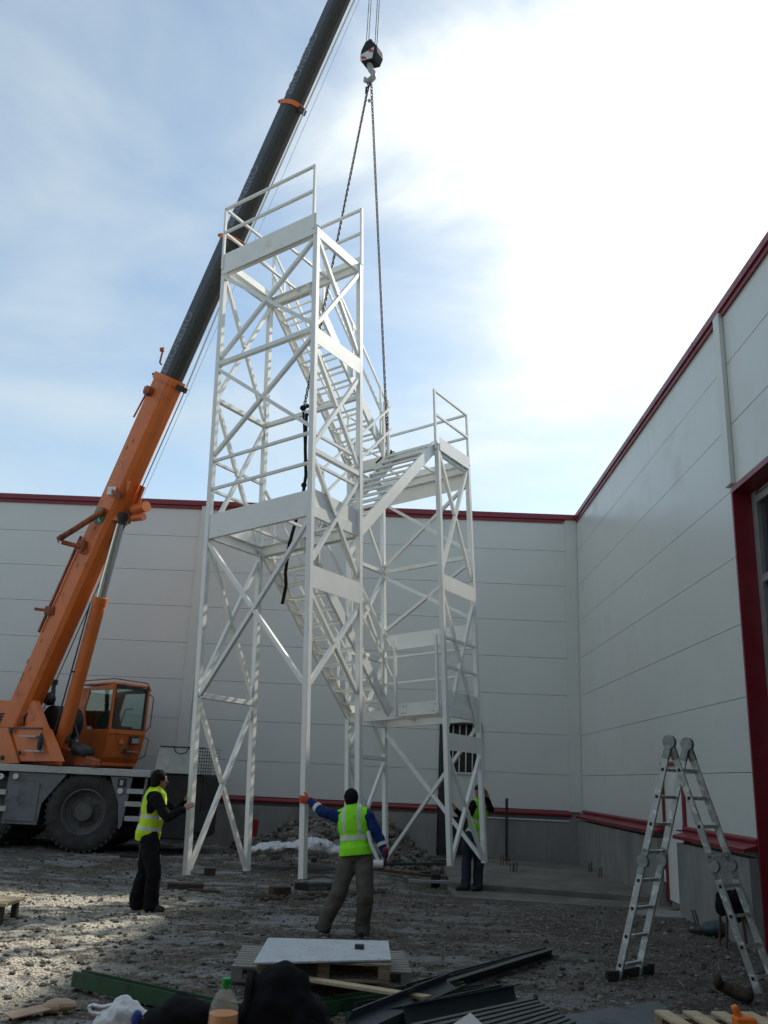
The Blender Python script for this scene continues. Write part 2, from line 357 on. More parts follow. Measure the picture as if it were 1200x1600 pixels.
def stones(name, n_, area, rlo, rhi, mats, label, kind='stuff', zf=gz, cat='gravel'):
    b_ = MB(); ico = bmesh.new(); bmesh.ops.create_icosphere(ico, subdivisions=1, radius=1); base = [v.co.copy() for v in ico.verts]; fs = [[v.index for v in f.verts] for f in ico.faces]; ico.free()
    k = 0
    while k < n_:
        x, y = area()
        r_ = rlo + (rhi - rlo) * rnd.random() ** 4; sx, sy, sz = (rnd.uniform(.7, 1.3) for _ in range(3)); a = rnd.uniform(0, 6.28); ca, sa = math.cos(a), math.sin(a)
        b_.cur = rnd.randrange(len(mats)); z = zf(x, y); vs = []
        for q in base:
            j = rnd.uniform(.75, 1.15); X, Y_, Z = q.x * sx * r_ * j, q.y * sy * r_ * j, q.z * sz * r_ * .65 * j
            vs.append((x + X * ca - Y_ * sa, y + X * sa + Y_ * ca, z + Z + r_ * .15))
        b_.add(vs, fs); k += 1
    o = b_.build(name, mats); tag(o, label, cat, kind=kind); return o
M['st1'] = mat('stone_grey', (.12, .11, .095), .9, var=.2, vscale=5)
M['st2'] = mat('stone_dark', (.06, .054, .045), .9, var=.2, vscale=5)
M['st3'] = mat('stone_pale', (.24, .23, .20), .9, var=.15, vscale=5)
M['st4'] = mat('stone_buff', (.15, .13, .10), .9, var=.2, vscale=5)
def yard():
    while True:
        y = 6.5 + 14 * rnd.random() ** 1.4; x = rnd.uniform(-.52 * y - .5, min(4.9, .46 * y))
        if not (x > 1.3 and y > 14.9): return x, y
stones('loose_stones', 15000, yard, .006, .040, [M['st1'], M['st2'], M['st3'], M['st4'], M['st1'], M['st2'], M['st4']], 'small loose stones strewn over the yard')

# ------------------------------------------------------------------ buildings
PSI = -0.02495
BX, BY = 5.07, 22.0                                   # inner corner of the yard
e1 = V((math.cos(PSI), math.sin(PSI), 0)); e2 = V((-math.sin(PSI), math.cos(PSI), 0))
RB = Matrix.Rotation(PSI, 3, 'Z')
ZT, ZP = 8.66, 1.27
JZ = [2.09, 3.03, 3.98, 4.90, 5.83, 6.76, 7.685]
lv = [ZP] + JZ + [8.50]
# local frame: x along the back wall, y away from the yard (corner = origin)
hall = thing('warehouse', 'pale panelled warehouse wall behind the crane with red roof edge', 'building', (BX, BY, 0), RB)
X0 = -32.
def panels(mbx, x0, x1, skip=()):
    for a, b in zip(lv[:-1], lv[1:]):
        mbx.box((x0, -.0, a + .004), (x1, .06, b - .004))
def bl(mbx, name, mt, parent, **k): return mbx.build(name, mt, parent, world=False, **k)
DX0, DX1, DZ1 = -3.46, -2.42, 3.22                      # doorway in the back wall
mb = MB(); panels(mb, X0, DX0)
for a, b in zip(lv[:-1], lv[1:]):
    if b <= DZ1: mb.box((DX1, 0, a + .004), (0, .06, b - .004))
    elif a >= DZ1: mb.box((DX0 + .003, .0, a + .004), (0, .06, b - .004))
    else:
        mb.box((DX1, 0, a + .004), (0, .06, b - .004)); mb.box((DX0 + .003, 0, DZ1), (DX1 - .003, .06, b - .004))
bl(mb, 'wall_cladding', 'panel', hall)
mb = MB(); mb.box((X0, .063, .0), (DX0, .3, 8.5)); mb.box((DX1, .063, 0), (6.2, .3, 8.5)); mb.box((DX0, .063, DZ1), (DX1, .3, 8.5)); mb.box((X0, .3, 8.2), (6.2, 14, 8.45)); mb.box((DX0 - .4, 2., 0), (DX1 + .4, 2.1, 3.6))
bl(mb, 'wall_core', 'groove', hall)
mb = MB(); mb.box((X0, -.10, 8.53), (.10, .35, ZT)); mb.box((X0, -.045, 8.44), (-9.9, .0, 8.528)); mb.box((-9.62, -.045, 8.44), (-.35, 0, 8.528))
bl(mb, 'roof_edge', 'red', hall)
for px in (-9.9, -19.9):
    mb = MB(); mb.box((px, -.07, ZP + .02), (px + .28, -.003, 8.527)); bl(mb, 'pilaster', 'panel_trim', hall, bevel=.008)
mb = MB(); mb.box((-.30, -.03, ZP - .02), (-.035, -.003, 8.527)); mb.box((-.033, -.055, ZP - .05), (-.006, -.003, 8.527)); bl(mb, 'corner_trim', 'panel_trim', hall)
mb = MB(); mb.box((X0, -.16, -.3), (DX0 - .02, .058, 1.07)); mb.box((DX1 + .02, -.16, -.3), (-.003, .058, 1.07)); bl(mb, 'plinth', 'concrete', hall)
prof = [(-.003, 1.25), (-.07, 1.25), (-.12, 1.23), (-.135, 1.20), (-.135, 1.17), (-.11, 1.14), (-.003, 1.13)]
mb = MB()
mb.prism(prof, (X0, 0, 0), (0, 1, 0), (0, 0, 1), (1, 0, 0), DX0 - X0 - .02); mb.prism(prof, (DX1 + .02, 0, 0), (0, 1, 0), (0, 0, 1), (1, 0, 0), -DX1 - .3)
bl(mb, 'wall_ledge', 'red', hall)
mb = MB(); mb.tube([(DX1 + .05, -.185, 1.04), (-.35, -.185, 1.04)], .012, 6); bl(mb, 'conduit', 'rope_l', hall)
# doorway: dark frame, leaf with a barred window above and a pale sheet below
door = MB(); door.box((DX0, -.05, .15), (DX0 + .19, .28, DZ1)); door.box((DX1 - .05, -.05, .15), (DX1, .28, DZ1)); door.box((DX0 + .19, -.05, DZ1 - .05), (DX1 - .05, .28, DZ1 + .0))
bl(door, 'door_frame', 'black', hall)
d = MB(); d.box((DX0 + .19, .10, 1.02), (DX1 - .05, .14, 2.02)); dl = bl(d, 'door', 'panel', hall)
d = MB(); d.box((DX0 + .19, .13, 2.02), (DX1 - .05, .16, DZ1 - .05)); q = d.build('door_window', 'dark', dl, world=False)
d = MB(); d.box((DX0 + .19, .13, .15), (DX1 - .05, .16, 1.02)); d.build('door_panel', 'dark', dl, world=False)
d = MB()
for k in range(4): d.box((DX0 + .33 + k * .16, .06, 2.0), (DX0 + .355 + k * .16, .09, DZ1 - .05))
d.box((DX0 + .19, .06, 2.0), (DX1 - .05, .1, 2.05)); d.build('window_bars', 'panel_trim', dl, world=False)

# right wing. local frame: x = distance into the building, y along the wall (0 at the corner, negative towards the camera)
wing = thing('warehouse', 'tall side warehouse wall on the right with red portal and white door', 'building', (BX, BY, 0), RB)
JY = -10.62                                            # portal jamb
PZ = 5.83
DY0, DY1, DTOP = -7.72, -6.72, 2.22                    # personnel door
mb = MB()
for a, b in zip(lv[:-1], lv[1:]):
    for (ya, yb) in ((JY, DY0), (DY0, DY1), (DY1, 0)):
        za, zb = a + .004, b - .004
        if (ya, yb) == (DY0, DY1):
            if zb <= DTOP: continue
            za = max(za, DTOP)
        e = .0012 if ya == DY0 else 0
        mb.box((0 + e, ya, za), (.06, yb, zb))
    if b > PZ + .1: mb.box((0, -30, max(a, PZ + .0) + .007), (.06, JY - .002, b - .004))
mb.box((0, -30, ZP), (.06, JY - 4.6, PZ))
bl(mb, 'wall_cladding', 'panel', wing)
mb = MB(); mb.box((.063, JY, 0), (.3, DY0, 8.5)); mb.box((.063, DY1, 0), (.3, .06, 8.5)); mb.box((.063, DY0, DTOP), (.3, DY1, 8.5)); mb.box((.063, -30, PZ + .02), (.3, JY, 8.5)); mb.box((.063, -30, 0), (.3, JY - 4.6, PZ)); mb.box((.3, -30, 8.2), (14, -.0, 8.45)); mb.box((2.5, -12, 0), (2.6, -6, 3))
bl(mb, 'wall_core', 'groove', wing)
mb = MB(); mb.box((-.07, -30, 8.53), (.35, -.103, ZT - .02)); mb.box((-.04, -30, 8.45), (-.002, JY - .14, 8.528)); mb.box((-.04, JY + .14, 8.45), (-.002, -.1, 8.528))
bl(mb, 'roof_edge', 'red', wing)
mb = MB(); mb.box((-.07, JY - .11, PZ + .06), (-.003, JY + .11, 8.527)); bl(mb, 'pilaster', 'panel_trim', wing, bevel=.006)
mb = MB(); mb.box((-.15, JY + .003, -.3), (.058, DY0 - .03, 1.07)); mb.box((-.15, DY1 + .06, -.3), (.058, -.163, 1.07)); mb.box((-.17, -30, -.3), (.058, JY - 4.6, 1.07)); bl(mb, 'plinth', 'concrete', wing)
prof = [(-.003, 1.31), (-.025, 1.31), (-.05, 1.285), (-.05, 1.26), (-.03, 1.235), (-.06, 1.215), (-.205, 1.175), (-.205, 1.125), (-.19, 1.125), (-.19, 1.15), (-.003, 1.18)]
mb = MB(); mb.prism(prof, (0, JY + .004, 0), (1, 0, 0), (0, 0, 1), (0, 1, 0), DY0 - JY - .02); mb.prism(prof, (0, DY1 + .07, 0), (1, 0, 0), (0, 0, 1), (0, 1, 0), -DY1 - .25)
bl(mb, 'wall_ledge', 'red', wing)
mb = MB(); mb.box((-.035, JY - .05, 0), (.27, JY - .002, PZ)); mb.box((-.035, JY - 4.6, PZ - .05), (.27, JY - .05, PZ + .03)); mb.box((-.035, JY - 4.6, 0), (.27, JY - 4.55, PZ - .05))
bl(mb, 'portal_frame', 'red', wing)
mb = MB()
for k in range(5): mb.box((.22, JY - .20 - k * 1.05, 0), (.34, JY - .052 - k * 1.05, PZ - .06))
for k in range(6): mb.box((.225, JY - 4.5, .1 + k * 1.1), (.335, JY - .2, .20 + k * 1.1))
gate = bl(mb, 'glazed_gate', 'steel', wing)
mb = MB(); mb.box((.275, JY - 4.5, 0), (.285, JY - .13, PZ - .07)); mb.build('gate_glass', 'glass', gate, world=False)
mb = MB(); mb.box((-.035, DY1, .12), (.10, DY1 + .055, DTOP + .06)); mb.box((-.035, DY0 - .05, .12), (.10, DY0, DTOP + .06)); mb.box((-.035, DY0, DTOP), (.10, DY1, DTOP + .06))
bl(mb, 'door_frame', 'red', wing, bevel=.004)
mb = MB(); mb.box((.012, DY0 + .004, .142), (.06, DY1 - .004, DTOP - .003)); dr = bl(mb, 'door', 'white', wing)
mb = MB(); mb.box((-.01, DY0 + .05, 1.12), (.012, DY0 + .09, 1.32)); mb.tube([(-.005, DY0 + .07, 1.24), (-.06, DY0 + .07, 1.24), (-.065, DY0 + .20, 1.24)], .012, 8); mb.build('door_handle', 'black', dr, world=False, smooth='auto')
for z in (.5, 1.95):
    mb = MB(); mb.tube([(-.045, DY1 + .01, z - .09), (-.045, DY1 + .01, z + .09)], .014, 8); mb.build('hinge', 'emblem_white', dr, world=False)
# red frame running up beside the door (sash of the panel above the ledge)
mb = MB(); mb.box((-.03, DY0 - .11, 1.3), (.0, DY0 - .053, DTOP + .05)); bl(mb, 'side_trim', 'red', wing)

for k in range(7):
    mb = MB(); x = -28 + k * 4.05 + .4; mb.box((x, -.103, 8.52), (x + .06, .0, ZT + .003)); bl(mb, 'flashing_lap', 'red', hall)
for k in range(7):
    mb = MB(); y = -24 + k * 3.6; mb.box((-.073, y, 8.52), (0, y + .06, ZT - .017)); bl(mb, 'flashing_lap', 'red', wing)
# added unseen block behind the camera, keeps open sky off the foreground
M['brick'] = mat('blocker_brick', (.075, .06, .05), .85, var=.25, vscale=5)  # kept dark so the added block bounces little sun into the yard
opp = thing('sky_blocker', 'added dark block behind the camera, unseen, cutting sky light on the foreground', 'building', (0, -4, 0))
mb = MB(); mb.box((-26, -14, 0), (11, -4, 9.6)); mb.build('wall', 'brick', opp)
mb = MB(); mb.box((-26.3, -14.3, 9.6), (11.3, -3.6, 9.85)); mb.build('roof', 'steel', opp)
for k in range(7):
    mb = MB(); mb.box((-23 + k * 5, -4.0, 4.6), (-21 + k * 5, -3.94, 7.0)); wn = mb.build('window', 'panel_trim', opp); mb = MB(); mb.box((-22.9 + k * 5, -3.938, 4.7), (-21.1 + k * 5, -3.93, 6.9)); mb.build('pane', 'glass', wn)

# stepped concrete slab in the corner
sl0 = G(686, 1354, .2); 
mb = MB()
def slabpoly(pts, z0, z1):
    n = len(pts); mb.add([(x, y, z0) for x, y in pts] + [(x, y, z1) for x, y in pts], [tuple(range(n, 2 * n)), tuple(range(n - 1, -1, -1))] + [(i, (i + 1) % n, n + (i + 1) % n, n + i) for i in range(n)])
u1 = G(735, 1380, .14); ur = G(1062, 1404, .14); l1 = G(712, 1401, .045); lr = G(1068, 1423, .045); lb = G(686, 1360, .10)
slabpoly([(lb.x + .12, lb.y + .3), (u1.x - .35, u1.y + .02), (ur.x, ur.y), (4.95, 21.8), (lb.x + .4, 21.8)], -.2, .14)
o = tag(mb.build('concrete_slab', 'slab', bevel=.012), 'rough concrete slab laid in the corner between the two warehouses', None, kind='structure')
mb = MB(); slabpoly([(lb.x - .02, lb.y), (l1.x, l1.y), (lr.x - .3, lr.y), (lr.x + .0, lr.y + .25), (4.9, ur.y + .5), (lb.x, 17.9)], -.2, .045)
tag(mb.build('slab_step', 'slab', bevel=.012), 'lower concrete step along the front of the slab', None, kind='structure')
def slz(x, y): return .205
for i, (px, py) in enumerate(((782, 1352), (791, 1352), (797, 1362), (803, 1362), (937, 1362), (945, 1364), (956, 1372))):
    p = G(px, py, .14); p.x = min(p.x, 4.66 - .05 * (i - 4)); mb = MB()
    for k in range(2): mb.tube([(p.x + k * .06, p.y + k * .04, .13), (p.x + k * .06 + .01, p.y + k * .04, .30 + .03 * k)], .011, 6)
    lb_ = 'short rusty bar pair in the slab, ' + ['behind the rightmost leg', 'just right of the rightmost leg', 'left of the two front ones', 'right of the two front ones', 'near the wall corner, leftmost there', 'near the wall corner, middle there', 'near the wall corner, nearest the door'][i]
    origin(tag(mb.build('rebar_stub', 'rust'), lb_, 'rebar', 'rebar stubs in the slab'), (p.x, p.y, .14))
p = G(783, 1335, .2); mb = MB(); mb.bar((p.x, 21.55, .1), (p.x, 21.55, 1.5), .06, .06, (0, 1, 0)); mb.box((p.x - .08, 21.47, .13), (p.x + .08, 21.63, .155))
origin(tag(mb.build('steel_post', 'black', bevel=.003), 'thin black upright post by the wall behind the slab', 'post'), (p.x, 21.55, .1))

# ------------------------------------------------------------------ stair tower hanging from the crane
W = 2.0
TO = V((-1.2298, 6.4229, -.6829)) * W + EYE
TR = Matrix.Rotation(-.59184, 3, 'Z') @ Matrix.Rotation(-.01058, 3, 'X') @ Matrix.Rotation(-.06842, 3, 'Y')
tower = thing('stair_tower', 'white steel stair tower with bare frames and flights hanging from the crane chains', 'stair tower', TO, TR)
LL = [0, 1.2227, 3.7807, 4.9766]
def tz(z): return z * W
HL = W / 2
def tb(mbx, name, mt='white', **k): return mbx.build(name, mt, tower, world=False, **k)
def T(s_, l_, z_): return V((s_, l_, z_))
LT = {'A': 9.75, 'B': 7.30}
corner = {'A1': (0, 0), 'A2': (W, 0), 'A3': (W, LL[1]), 'A4': (0, LL[1]), 'B4': (0, LL[2]), 'B1': (W, LL[2]), 'B2': (W, LL[3]), 'B3': (0, LL[3])}
for k, (s_, l_) in corner.items():
    mb = MB(); t_ = LT[k[0]]
    mb.box((s_ - .042, l_ - .042, 0), (s_ + .042, l_ + .042, t_)); mb.box((s_ - .05, l_ - .05, t_), (s_ + .05, l_ + .05, t_ + .012))
    tb(mb, 'leg', bevel=.004)
cx, cy = W / 2, LL[3] / 2
def inner(a, b, off=.0):             # end points between two legs at their faces
    (x0, y0), (x1, y1) = corner[a], corner[b]
    d_ = V((x1 - x0, y1 - y0)).normalized() * .045
    return V((x0 + d_.x, y0 + d_.y)), V((x1 - d_.x, y1 - d_.y)), V((-d_.y, d_.x)).normalized()
def brace(a, b, za, zb, sz=.062, off=.0, name='brace'):
    p_, q_, n_ = inner(a, b); p3 = V((p_.x, p_.y, za)); q3 = V((q_.x, q_.y, zb)); n3 = V((n_.x, n_.y, 0))
    p3 += n3 * off; q3 += n3 * off
    mb = MB(); mb.bar(p3, q3, sz * .98, sz, n3); tb(mb, name, bevel=.003)
def xb(a, b, z0, z1, sz=.062):
    brace(a, b, z0 + .07, z1 - .07, sz)
    # second diagonal in two halves butting against the first
    p_, q_, n_ = inner(a, b); p3 = V((p_.x, p_.y, z1 - .07)); q3 = V((q_.x, q_.y, z0 + .07)); mdl = (p3 + q3) / 2; g = (q3 - p3).normalized() * .035; n3 = V((n_.x, n_.y, 0))
    ang = abs((q3 - p3).normalized().dot(V((q_.x - p_.x, q_.y - p_.y, z1 - z0 - .14)).normalized())); g = g / max(.35, math.sqrt(1 - ang * ang))
    mb = MB(); mb.bar(p3, mdl - g, sz * .96, sz * .96, n3); mb.bar(mdl + g, q3, sz * .96, sz * .96, n3); tb(mb, 'brace', bevel=.003)
def beam(a, b, z, sz=.075, name='cross_beam'):
    brace(a, b, z, z, sz, name=name)
for a, b, z0, z1 in (('A1', 'A2', 7.90, 9.6), ('A1', 'A2', 6.15, 7.80), ('A1', 'A2', 2.35, 4.78),
                     ('A1', 'A4', 7.25, 9.6), ('A1', 'A4', 4.85, 7.16), ('A1', 'A4', 2.47, 4.78), ('A1', 'A4', .0, 2.38),
                     ('A2', 'A3', 7.9, 9.6), ('A2', 'A3', 5.88, 7.58), ('A2', 'A3', 4.08, 5.77), ('A2', 'A3', 2.35, 3.72),
                     ('B1', 'B2', 4.85, 7.25), ('B1', 'B2', 2.1, 4.50), ('B1', 'B2', .0, 1.77),
                     ('B3', 'B2', 5.46, 6.95), ('B3', 'B2', 4.15, 5.37), ('B3', 'B2', .0, 2.3),
                     ('B4', 'B3', 5.46, 7.2), ('B4', 'B3', 3.64, 5.37), ('B4', 'B3', 1.83, 3.6), ('B4', 'B3', .0, 1.75)):
    xb(a, b, z0, z1)
for a, b, z in (('A1', 'A2', 7.856), ('A1', 'A4', 7.207), ('A1', 'A4', 2.423), ('A2', 'A3', 5.826), ('A4', 'A3', 7.207), ('B3', 'B2', 5.416), ('B4', 'B3', 5.416), ('B4', 'B3', 3.62), ('B4', 'B3', 1.79)):
    beam(a, b, z)
def plate(a, b, z0, z1, out_=.0, name='cover_plate', t_=.006, ext=.03):
    p_, q_, n_ = inner(a, b); c_ = V((cx, cy)); mid = (p_ + q_) / 2
    near = V((cx, LL[1] / 2 if a[0] == 'A' else (LL[2] + LL[3]) / 2))
    if n_.dot(mid - near) < 0: n_ = -n_
    d_ = (q_ - p_).normalized(); p2 = p_ - d_ * ext + n_ * out_; q2 = q_ + d_ * ext + n_ * out_
    mb = MB(); c = []
    for z in (z0, z1): c += [(p2.x, p2.y, z), (q2.x, q2.y, z), (q2.x + n_.x * t_, q2.y + n_.y * t_, z), (p2.x + n_.x * t_, p2.y + n_.y * t_, z)]
    mb.hexa(c); tb(mb, name)
plate('A2', 'A3', 7.60, 7.88, .035); plate('A2', 'A3', 3.74, 4.06, .035); plate('B1', 'B2', 4.52, 4.80, .035); plate('B1', 'B2', 1.78, 2.06, .035)
plate('B3', 'B2', 3.83, 4.13, .035)
plate('A1', 'A2', 9.60, 10.0, .046, 'toe_board', ext=.075); plate('A1', 'A2', 4.80, 5.19, .02, 'toe_board', ext=0)
plate('A1', 'A4', 9.82, 9.97, .02, 'toe_board'); plate('A2', 'A3', 4.98, 5.24, -.02, 'toe_board')
plate('B1', 'B2', 7.19, 7.45, .046, 'toe_board'); plate('B3', 'B2', 6.83, 7.46, .02, 'toe_board'); plate('B1', 'B2', 2.53, 2.78, -.02, 'toe_board'); plate('B3', 'B2', 2.53, 2.70, .02, 'toe_board'); plate('B4', 'B3', 2.53, 2.70, .02, 'toe_board')
plate('A1', 'A4', 4.98, 5.2, -.02, 'toe_board')
def gusset(k, z):
    s_, l_ = corner[k]; dx = 1 if s_ == 0 else -1; dy = 1 if l_ in (0, LL[2]) else -1
    mb = MB(); mb.add([(s_ + dx * .043, l_ - .004 * 0, z - .09), (s_ + dx * .16, l_, z - .02), (s_ + dx * .16, l_, z + .06), (s_ + dx * .043, l_, z + .12)] + [(s_ + dx * .043, l_ + .008, z - .09), (s_ + dx * .16, l_ + .008, z - .02), (s_ + dx * .16, l_ + .008, z + .06), (s_ + dx * .043, l_ + .008, z + .12)], [(0, 1, 2, 3), (7, 6, 5, 4), (0, 4, 5, 1), (1, 5, 6, 2), (2, 6, 7, 3), (3, 7, 4, 0)]); tb(mb, 'gusset_plate')
for k, z in (('A1', 7.86), ('A2', 7.86), ('B3', 5.42), ('B2', 5.42)): gusset(k, z)
def platform(cs, z, h_=.17):         # welded channel frame with cross bars, floor gratings not fitted yet
    (a, b, c, d_) = cs; mb = MB()
    for p_, q_ in ((a, b), (b, c), (c, d_), (d_, a)):
        i0, i1, n_ = inner(p_, q_); mid = (i0 + i1) / 2; ctr = sum((V(corner[k]) for k in cs), V((0, 0))) / 4
        if n_.dot(mid - ctr) > 0: n_ = -n_
        n3 = V((n_.x, n_.y, 0)); A_ = V((i0.x, i0.y, z)); B_ = V((i1.x, i1.y, z))
        mb.bar(A_ + V((0, 0, h_ / 2)), B_ + V((0, 0, h_ / 2)), h_, .008, n3)
        mb.bar(A_ + n3 * .03 + V((0, 0, .004)), B_ + n3 * .03 + V((0, 0, .004)), .008, .052, n3); mb.bar(A_ + n3 * .03 + V((0, 0, h_ - .004)), B_ + n3 * .03 + V((0, 0, h_ - .004)), .008, .052, n3)
    o_ = tb(mb, 'platform_frame')
    xa, ya = corner[a]; xc, yc = corner[c]
    for k in (1, 2):
        mb = MB(); x = lerp((xa, 0, 0), (xc, 0, 0), k / 3).x
        mb.box((x - .02, min(ya, yc) + .02, z + .10), (x + .02, max(ya, yc) - .02, z + .14)); q_ = mb.build('floor_joist', 'white', o_, world=False)
    return o_
platform(('A1', 'A2', 'A3', 'A4'), 9.60); platform(('A1', 'A2', 'A3', 'A4'), 4.81); platform(('B4', 'B1', 'B2', 'B3'), 7.13); platform(('B4', 'B1', 'B2', 'B3'), 2.35)
# landing fish plates with bolt holes
def fish(s0, s1, l_, z0, z1):
    mb = MB(); mb.box((s0, l_ - .006, z0), (s1, l_, z1)); o_ = tb(mb, 'landing_plate')
    hb = MB()
    for s_ in (s0 + .10, s0 + .16, s1 - .16, s1 - .10):
        for z in (z0 + .05, z1 - .06): hb.tube([(s_ + (z - z0) * .3, l_ - .008, z), (s_ + (z - z0) * .3, l_ - .001, z)], .011, 8)
    hb.build('bolt', 'black', o_, world=False)
fish(HL + .06, W - .05, LL[2] - .05, 2.38, 2.60); fish(.05, HL - .02, LL[2] - .05, 7.12, 7.34); fish(HL + .02, W - .05, LL[2] - .05, 7.12, 7.34)
fish(.05, HL - .02, LL[1] + .05, 4.80, 5.0); fish(HL + .02, W - .05, LL[1] + .05, 4.80, 5.0); fish(.05, HL, LL[1] + .05, 9.6, 9.8)
RD = .021
def rail(pts, name='handrail', r_=RD):
    mb = MB()
    for a, b in zip(pts[:-1], pts[1:]): mb.bar(a, b, r_ * 2, r_ * 2, V((0, 0, 1)))
    tb(mb, name)
def post(s_, l_, z0, z1):
    mb = MB(); mb.box((s_ - RD, l_ - RD, z0), (s_ + RD, l_ + RD, z1)); tb(mb, 'rail_post')
e_ = .055
zt, zm = 10.95, 10.45
for z in (zt, zm):
    rail([T(0, -e_, z), T(W - .02, -e_, z)]); rail([T(0, -e_, z), T(0, LL[1] + e_, z)]); rail([T(HL, LL[1] + e_, z), T(W, LL[1] + e_, z)])
post(0, -e_, 9.7, zt + RD); post(W - .02, -e_, 9.7, zt + RD); post(0, LL[1] + e_, 9.7, zt + RD); post(W, LL[1] + e_, 9.7, zt + RD); post(HL, LL[1] + e_, 9.7, zt + RD)
plate('A4', 'A3', 9.82, 9.97, .045, 'toe_board') if False else None
mb = MB(); mb.box((HL, LL[1] + .05, 9.80), (W - .02, LL[1] + .056, 9.97)); tb(mb, 'toe_board')
for z in (6.108, 5.626):
    rail([T(.04, 0, z), T(W - .04, 0, z)]); rail([T(0, .04, z), T(0, LL[1] - .04, z)]); rail([T(W, .04, z), T(W, LL[1] - .04, z)])
for z in (8.42, 7.92):
    rail([T(W + .0, LL[2] + .0, z), T(W + .0, LL[3] + e_, z)]); rail([T(0, LL[3] + e_, z), T(W, LL[3] + e_, z)]); rail([T(0, LL[2], z), T(0, LL[3] + e_, z)])
post(W, LL[2] - e_, 7.2, 8.44); post(W, LL[3] + e_, 7.2, 8.44); post(0, LL[3] + e_, 7.2, 8.44); post(0, LL[2] - e_, 7.2, 8.44); post(HL, LL[2] - .12, 7.2, 8.45); post(HL - .09, LL[2] - .12, 7.2, 8.45)
for z in (3.68, 3.18):
    rail([T(W, LL[2] + .04, z), T(W, LL[3] - .04, z)]); rail([T(.04, LL[3], z), T(W - .04, LL[3], z)]); rail([T(0, LL[2] + .04, z), T(0, LL[3] - .04, z)])
post(W - .10, LL[2] - .07, 2.4, 3.72 + .0); post(HL + .06, LL[2] - .07, 2.4, 3.72)

def flight(s0, s1, ltop, ztop, lbot, zbot, n_=12, rails=(True, True)):
    root = MB(); dirv = V((0, lbot - ltop, zbot - ztop)); d_ = dirv.normalized(); nrm = V((0, -d_.z, d_.y)) * (1 if d_.y > 0 else -1)
    if nrm.z < 0: nrm = -nrm
    st = None
    for k, s_ in enumerate((s0 + .02, s1 - .02)):
        mb = MB(); a = T(s_, ltop, ztop) - nrm * .08 - d_ * .04; b = T(s_, lbot, zbot) - nrm * .08 + d_ * .06
        mb.bar(a, b, .19, .008, V((1, 0, 0)))
        for e in (-.092, .092): mb.bar(a + nrm * e + V((.024 if k == 0 else -.024, 0, 0)), b + nrm * e + V((.024 if k == 0 else -.024, 0, 0)), .008, .045, V((1, 0, 0)))
        if st is None: st = tb(mb, 'stair_flight', bevel=0)
        else: mb.build('stringer', 'white', st, world=False)
    sg = 1 if lbot > ltop else -1
    for i in range(n_):
        t_ = (i + .65) / (n_ + .3); l_ = ltop + (lbot - ltop) * t_; z = ztop + (zbot - ztop) * t_ - .02; dp = .22
        mb = MB()
        for y0, y1 in ((-dp / 2, -dp / 2 + .035), (dp / 2 - .035, dp / 2)): mb.box((s0 + .03, l_ + y0, z - .03), (s1 - .03, l_ + y1, z))
        for x0, x1 in ((s0 + .025, s0 + .06), (s1 - .06, s1 - .025)): mb.box((x0, l_ - dp / 2 + .036, z - .03), (x1, l_ + dp / 2 - .036, z - .001))
        mb.build('tread', 'white', st, world=False)
    for k, s_ in enumerate((s0, s1)):
        if not rails[k]: continue
        for hz in (1.0, .52):
            mb = MB(); mb.bar(T(s_, ltop, ztop + hz), T(s_, lbot, zbot + hz), RD * 1.8, RD * 1.8); mb.build('handrail', 'white', st, world=False)
        for t_ in (.12, .5, .88):
            l_ = ltop + (lbot - ltop) * t_; z = ztop + (zbot - ztop) * t_; mb = MB(); mb.box((s_ - .018, l_ - .018, z - .1), (s_ + .018, l_ + .018, z + 1.0)); mb.build('rail_post', 'white', st, world=False)
    return st
flight(.03, HL - .03, LL[1] + .04, 9.8, LL[2] - .05, 7.34)
flight(HL + .03, W - .03, LL[2] - .05, 7.34, LL[1] + .04, 5.0, rails=(True, False))
flight(.03, HL - .03, LL[1] + .04, 5.0, LL[2] - .05, 2.56)

# ------------------------------------------------------------------ hook, ropes, chains
TM = tower.matrix_basis
hook_p = P(577, 122, 14.45)          # bowl of the hook
hb = thing('hook_block', 'black crane hook block with red and white stripes and pale hook', 'crane hook', hook_p)
Rk = Matrix.Rotation(R(-25), 3, 'Z')
def hp(x, y, z): return hook_p + Rk @ V((x, y, z))
zc = .56
mb = MB()
def cheek(x):
    prof_ = [(-.17, -.20), (.13, -.26), (.23, -.05), (.20, .16), (.06, .34), (.02, .30), (-.10, .25), (-.21, .08)]
    pts = [hp(x, a, zc + b) for a, b in prof_]; n = len(pts); o2 = [hp(x + .02, a, zc + b) for a, b in prof_]
    mb.add(pts + o2, [tuple(range(n - 1, -1, -1)), tuple(range(n, 2 * n))] + [(i, (i + 1) % n, n + (i + 1) % n, n + i) for i in range(n)])
# block width across x, cheeks facing the camera (-y): build as thick rounded body
body = [(-.16, -.19), (.13, -.22), (.19, -.05), (.17, .13), (.07, .27), (.03, .36), (-.10, .30), (-.18, .12), (-.20, -.03)]
n = len(body)
mb.add([hp(a, -.11, zc + b) for a, b in body] + [hp(a + .05, .12, zc + b * .98 - .04) for a, b in body], [tuple(range(n - 1, -1, -1)), tuple(range(n, 2 * n))] + [(i, (i + 1) % n, n + (i + 1) % n, n + i) for i in range(n)])
mb.build('block_body', 'hookblk', hb, bevel=.02)
pl_ = [(-.17, -.17), (.10, -.19), (.13, .08), (-.175, -.02)]
mb = MB(); mb.add([hp(a, -.113, zc + b) for a, b in pl_] + [hp(a, -.121, zc + b) for a, b in pl_], [(0, 1, 2, 3), (7, 6, 5, 4), (0, 4, 5, 1), (1, 5, 6, 2), (2, 6, 7, 3), (3, 7, 4, 0)]); mb.build('warning_plate', 'reflect', hb)
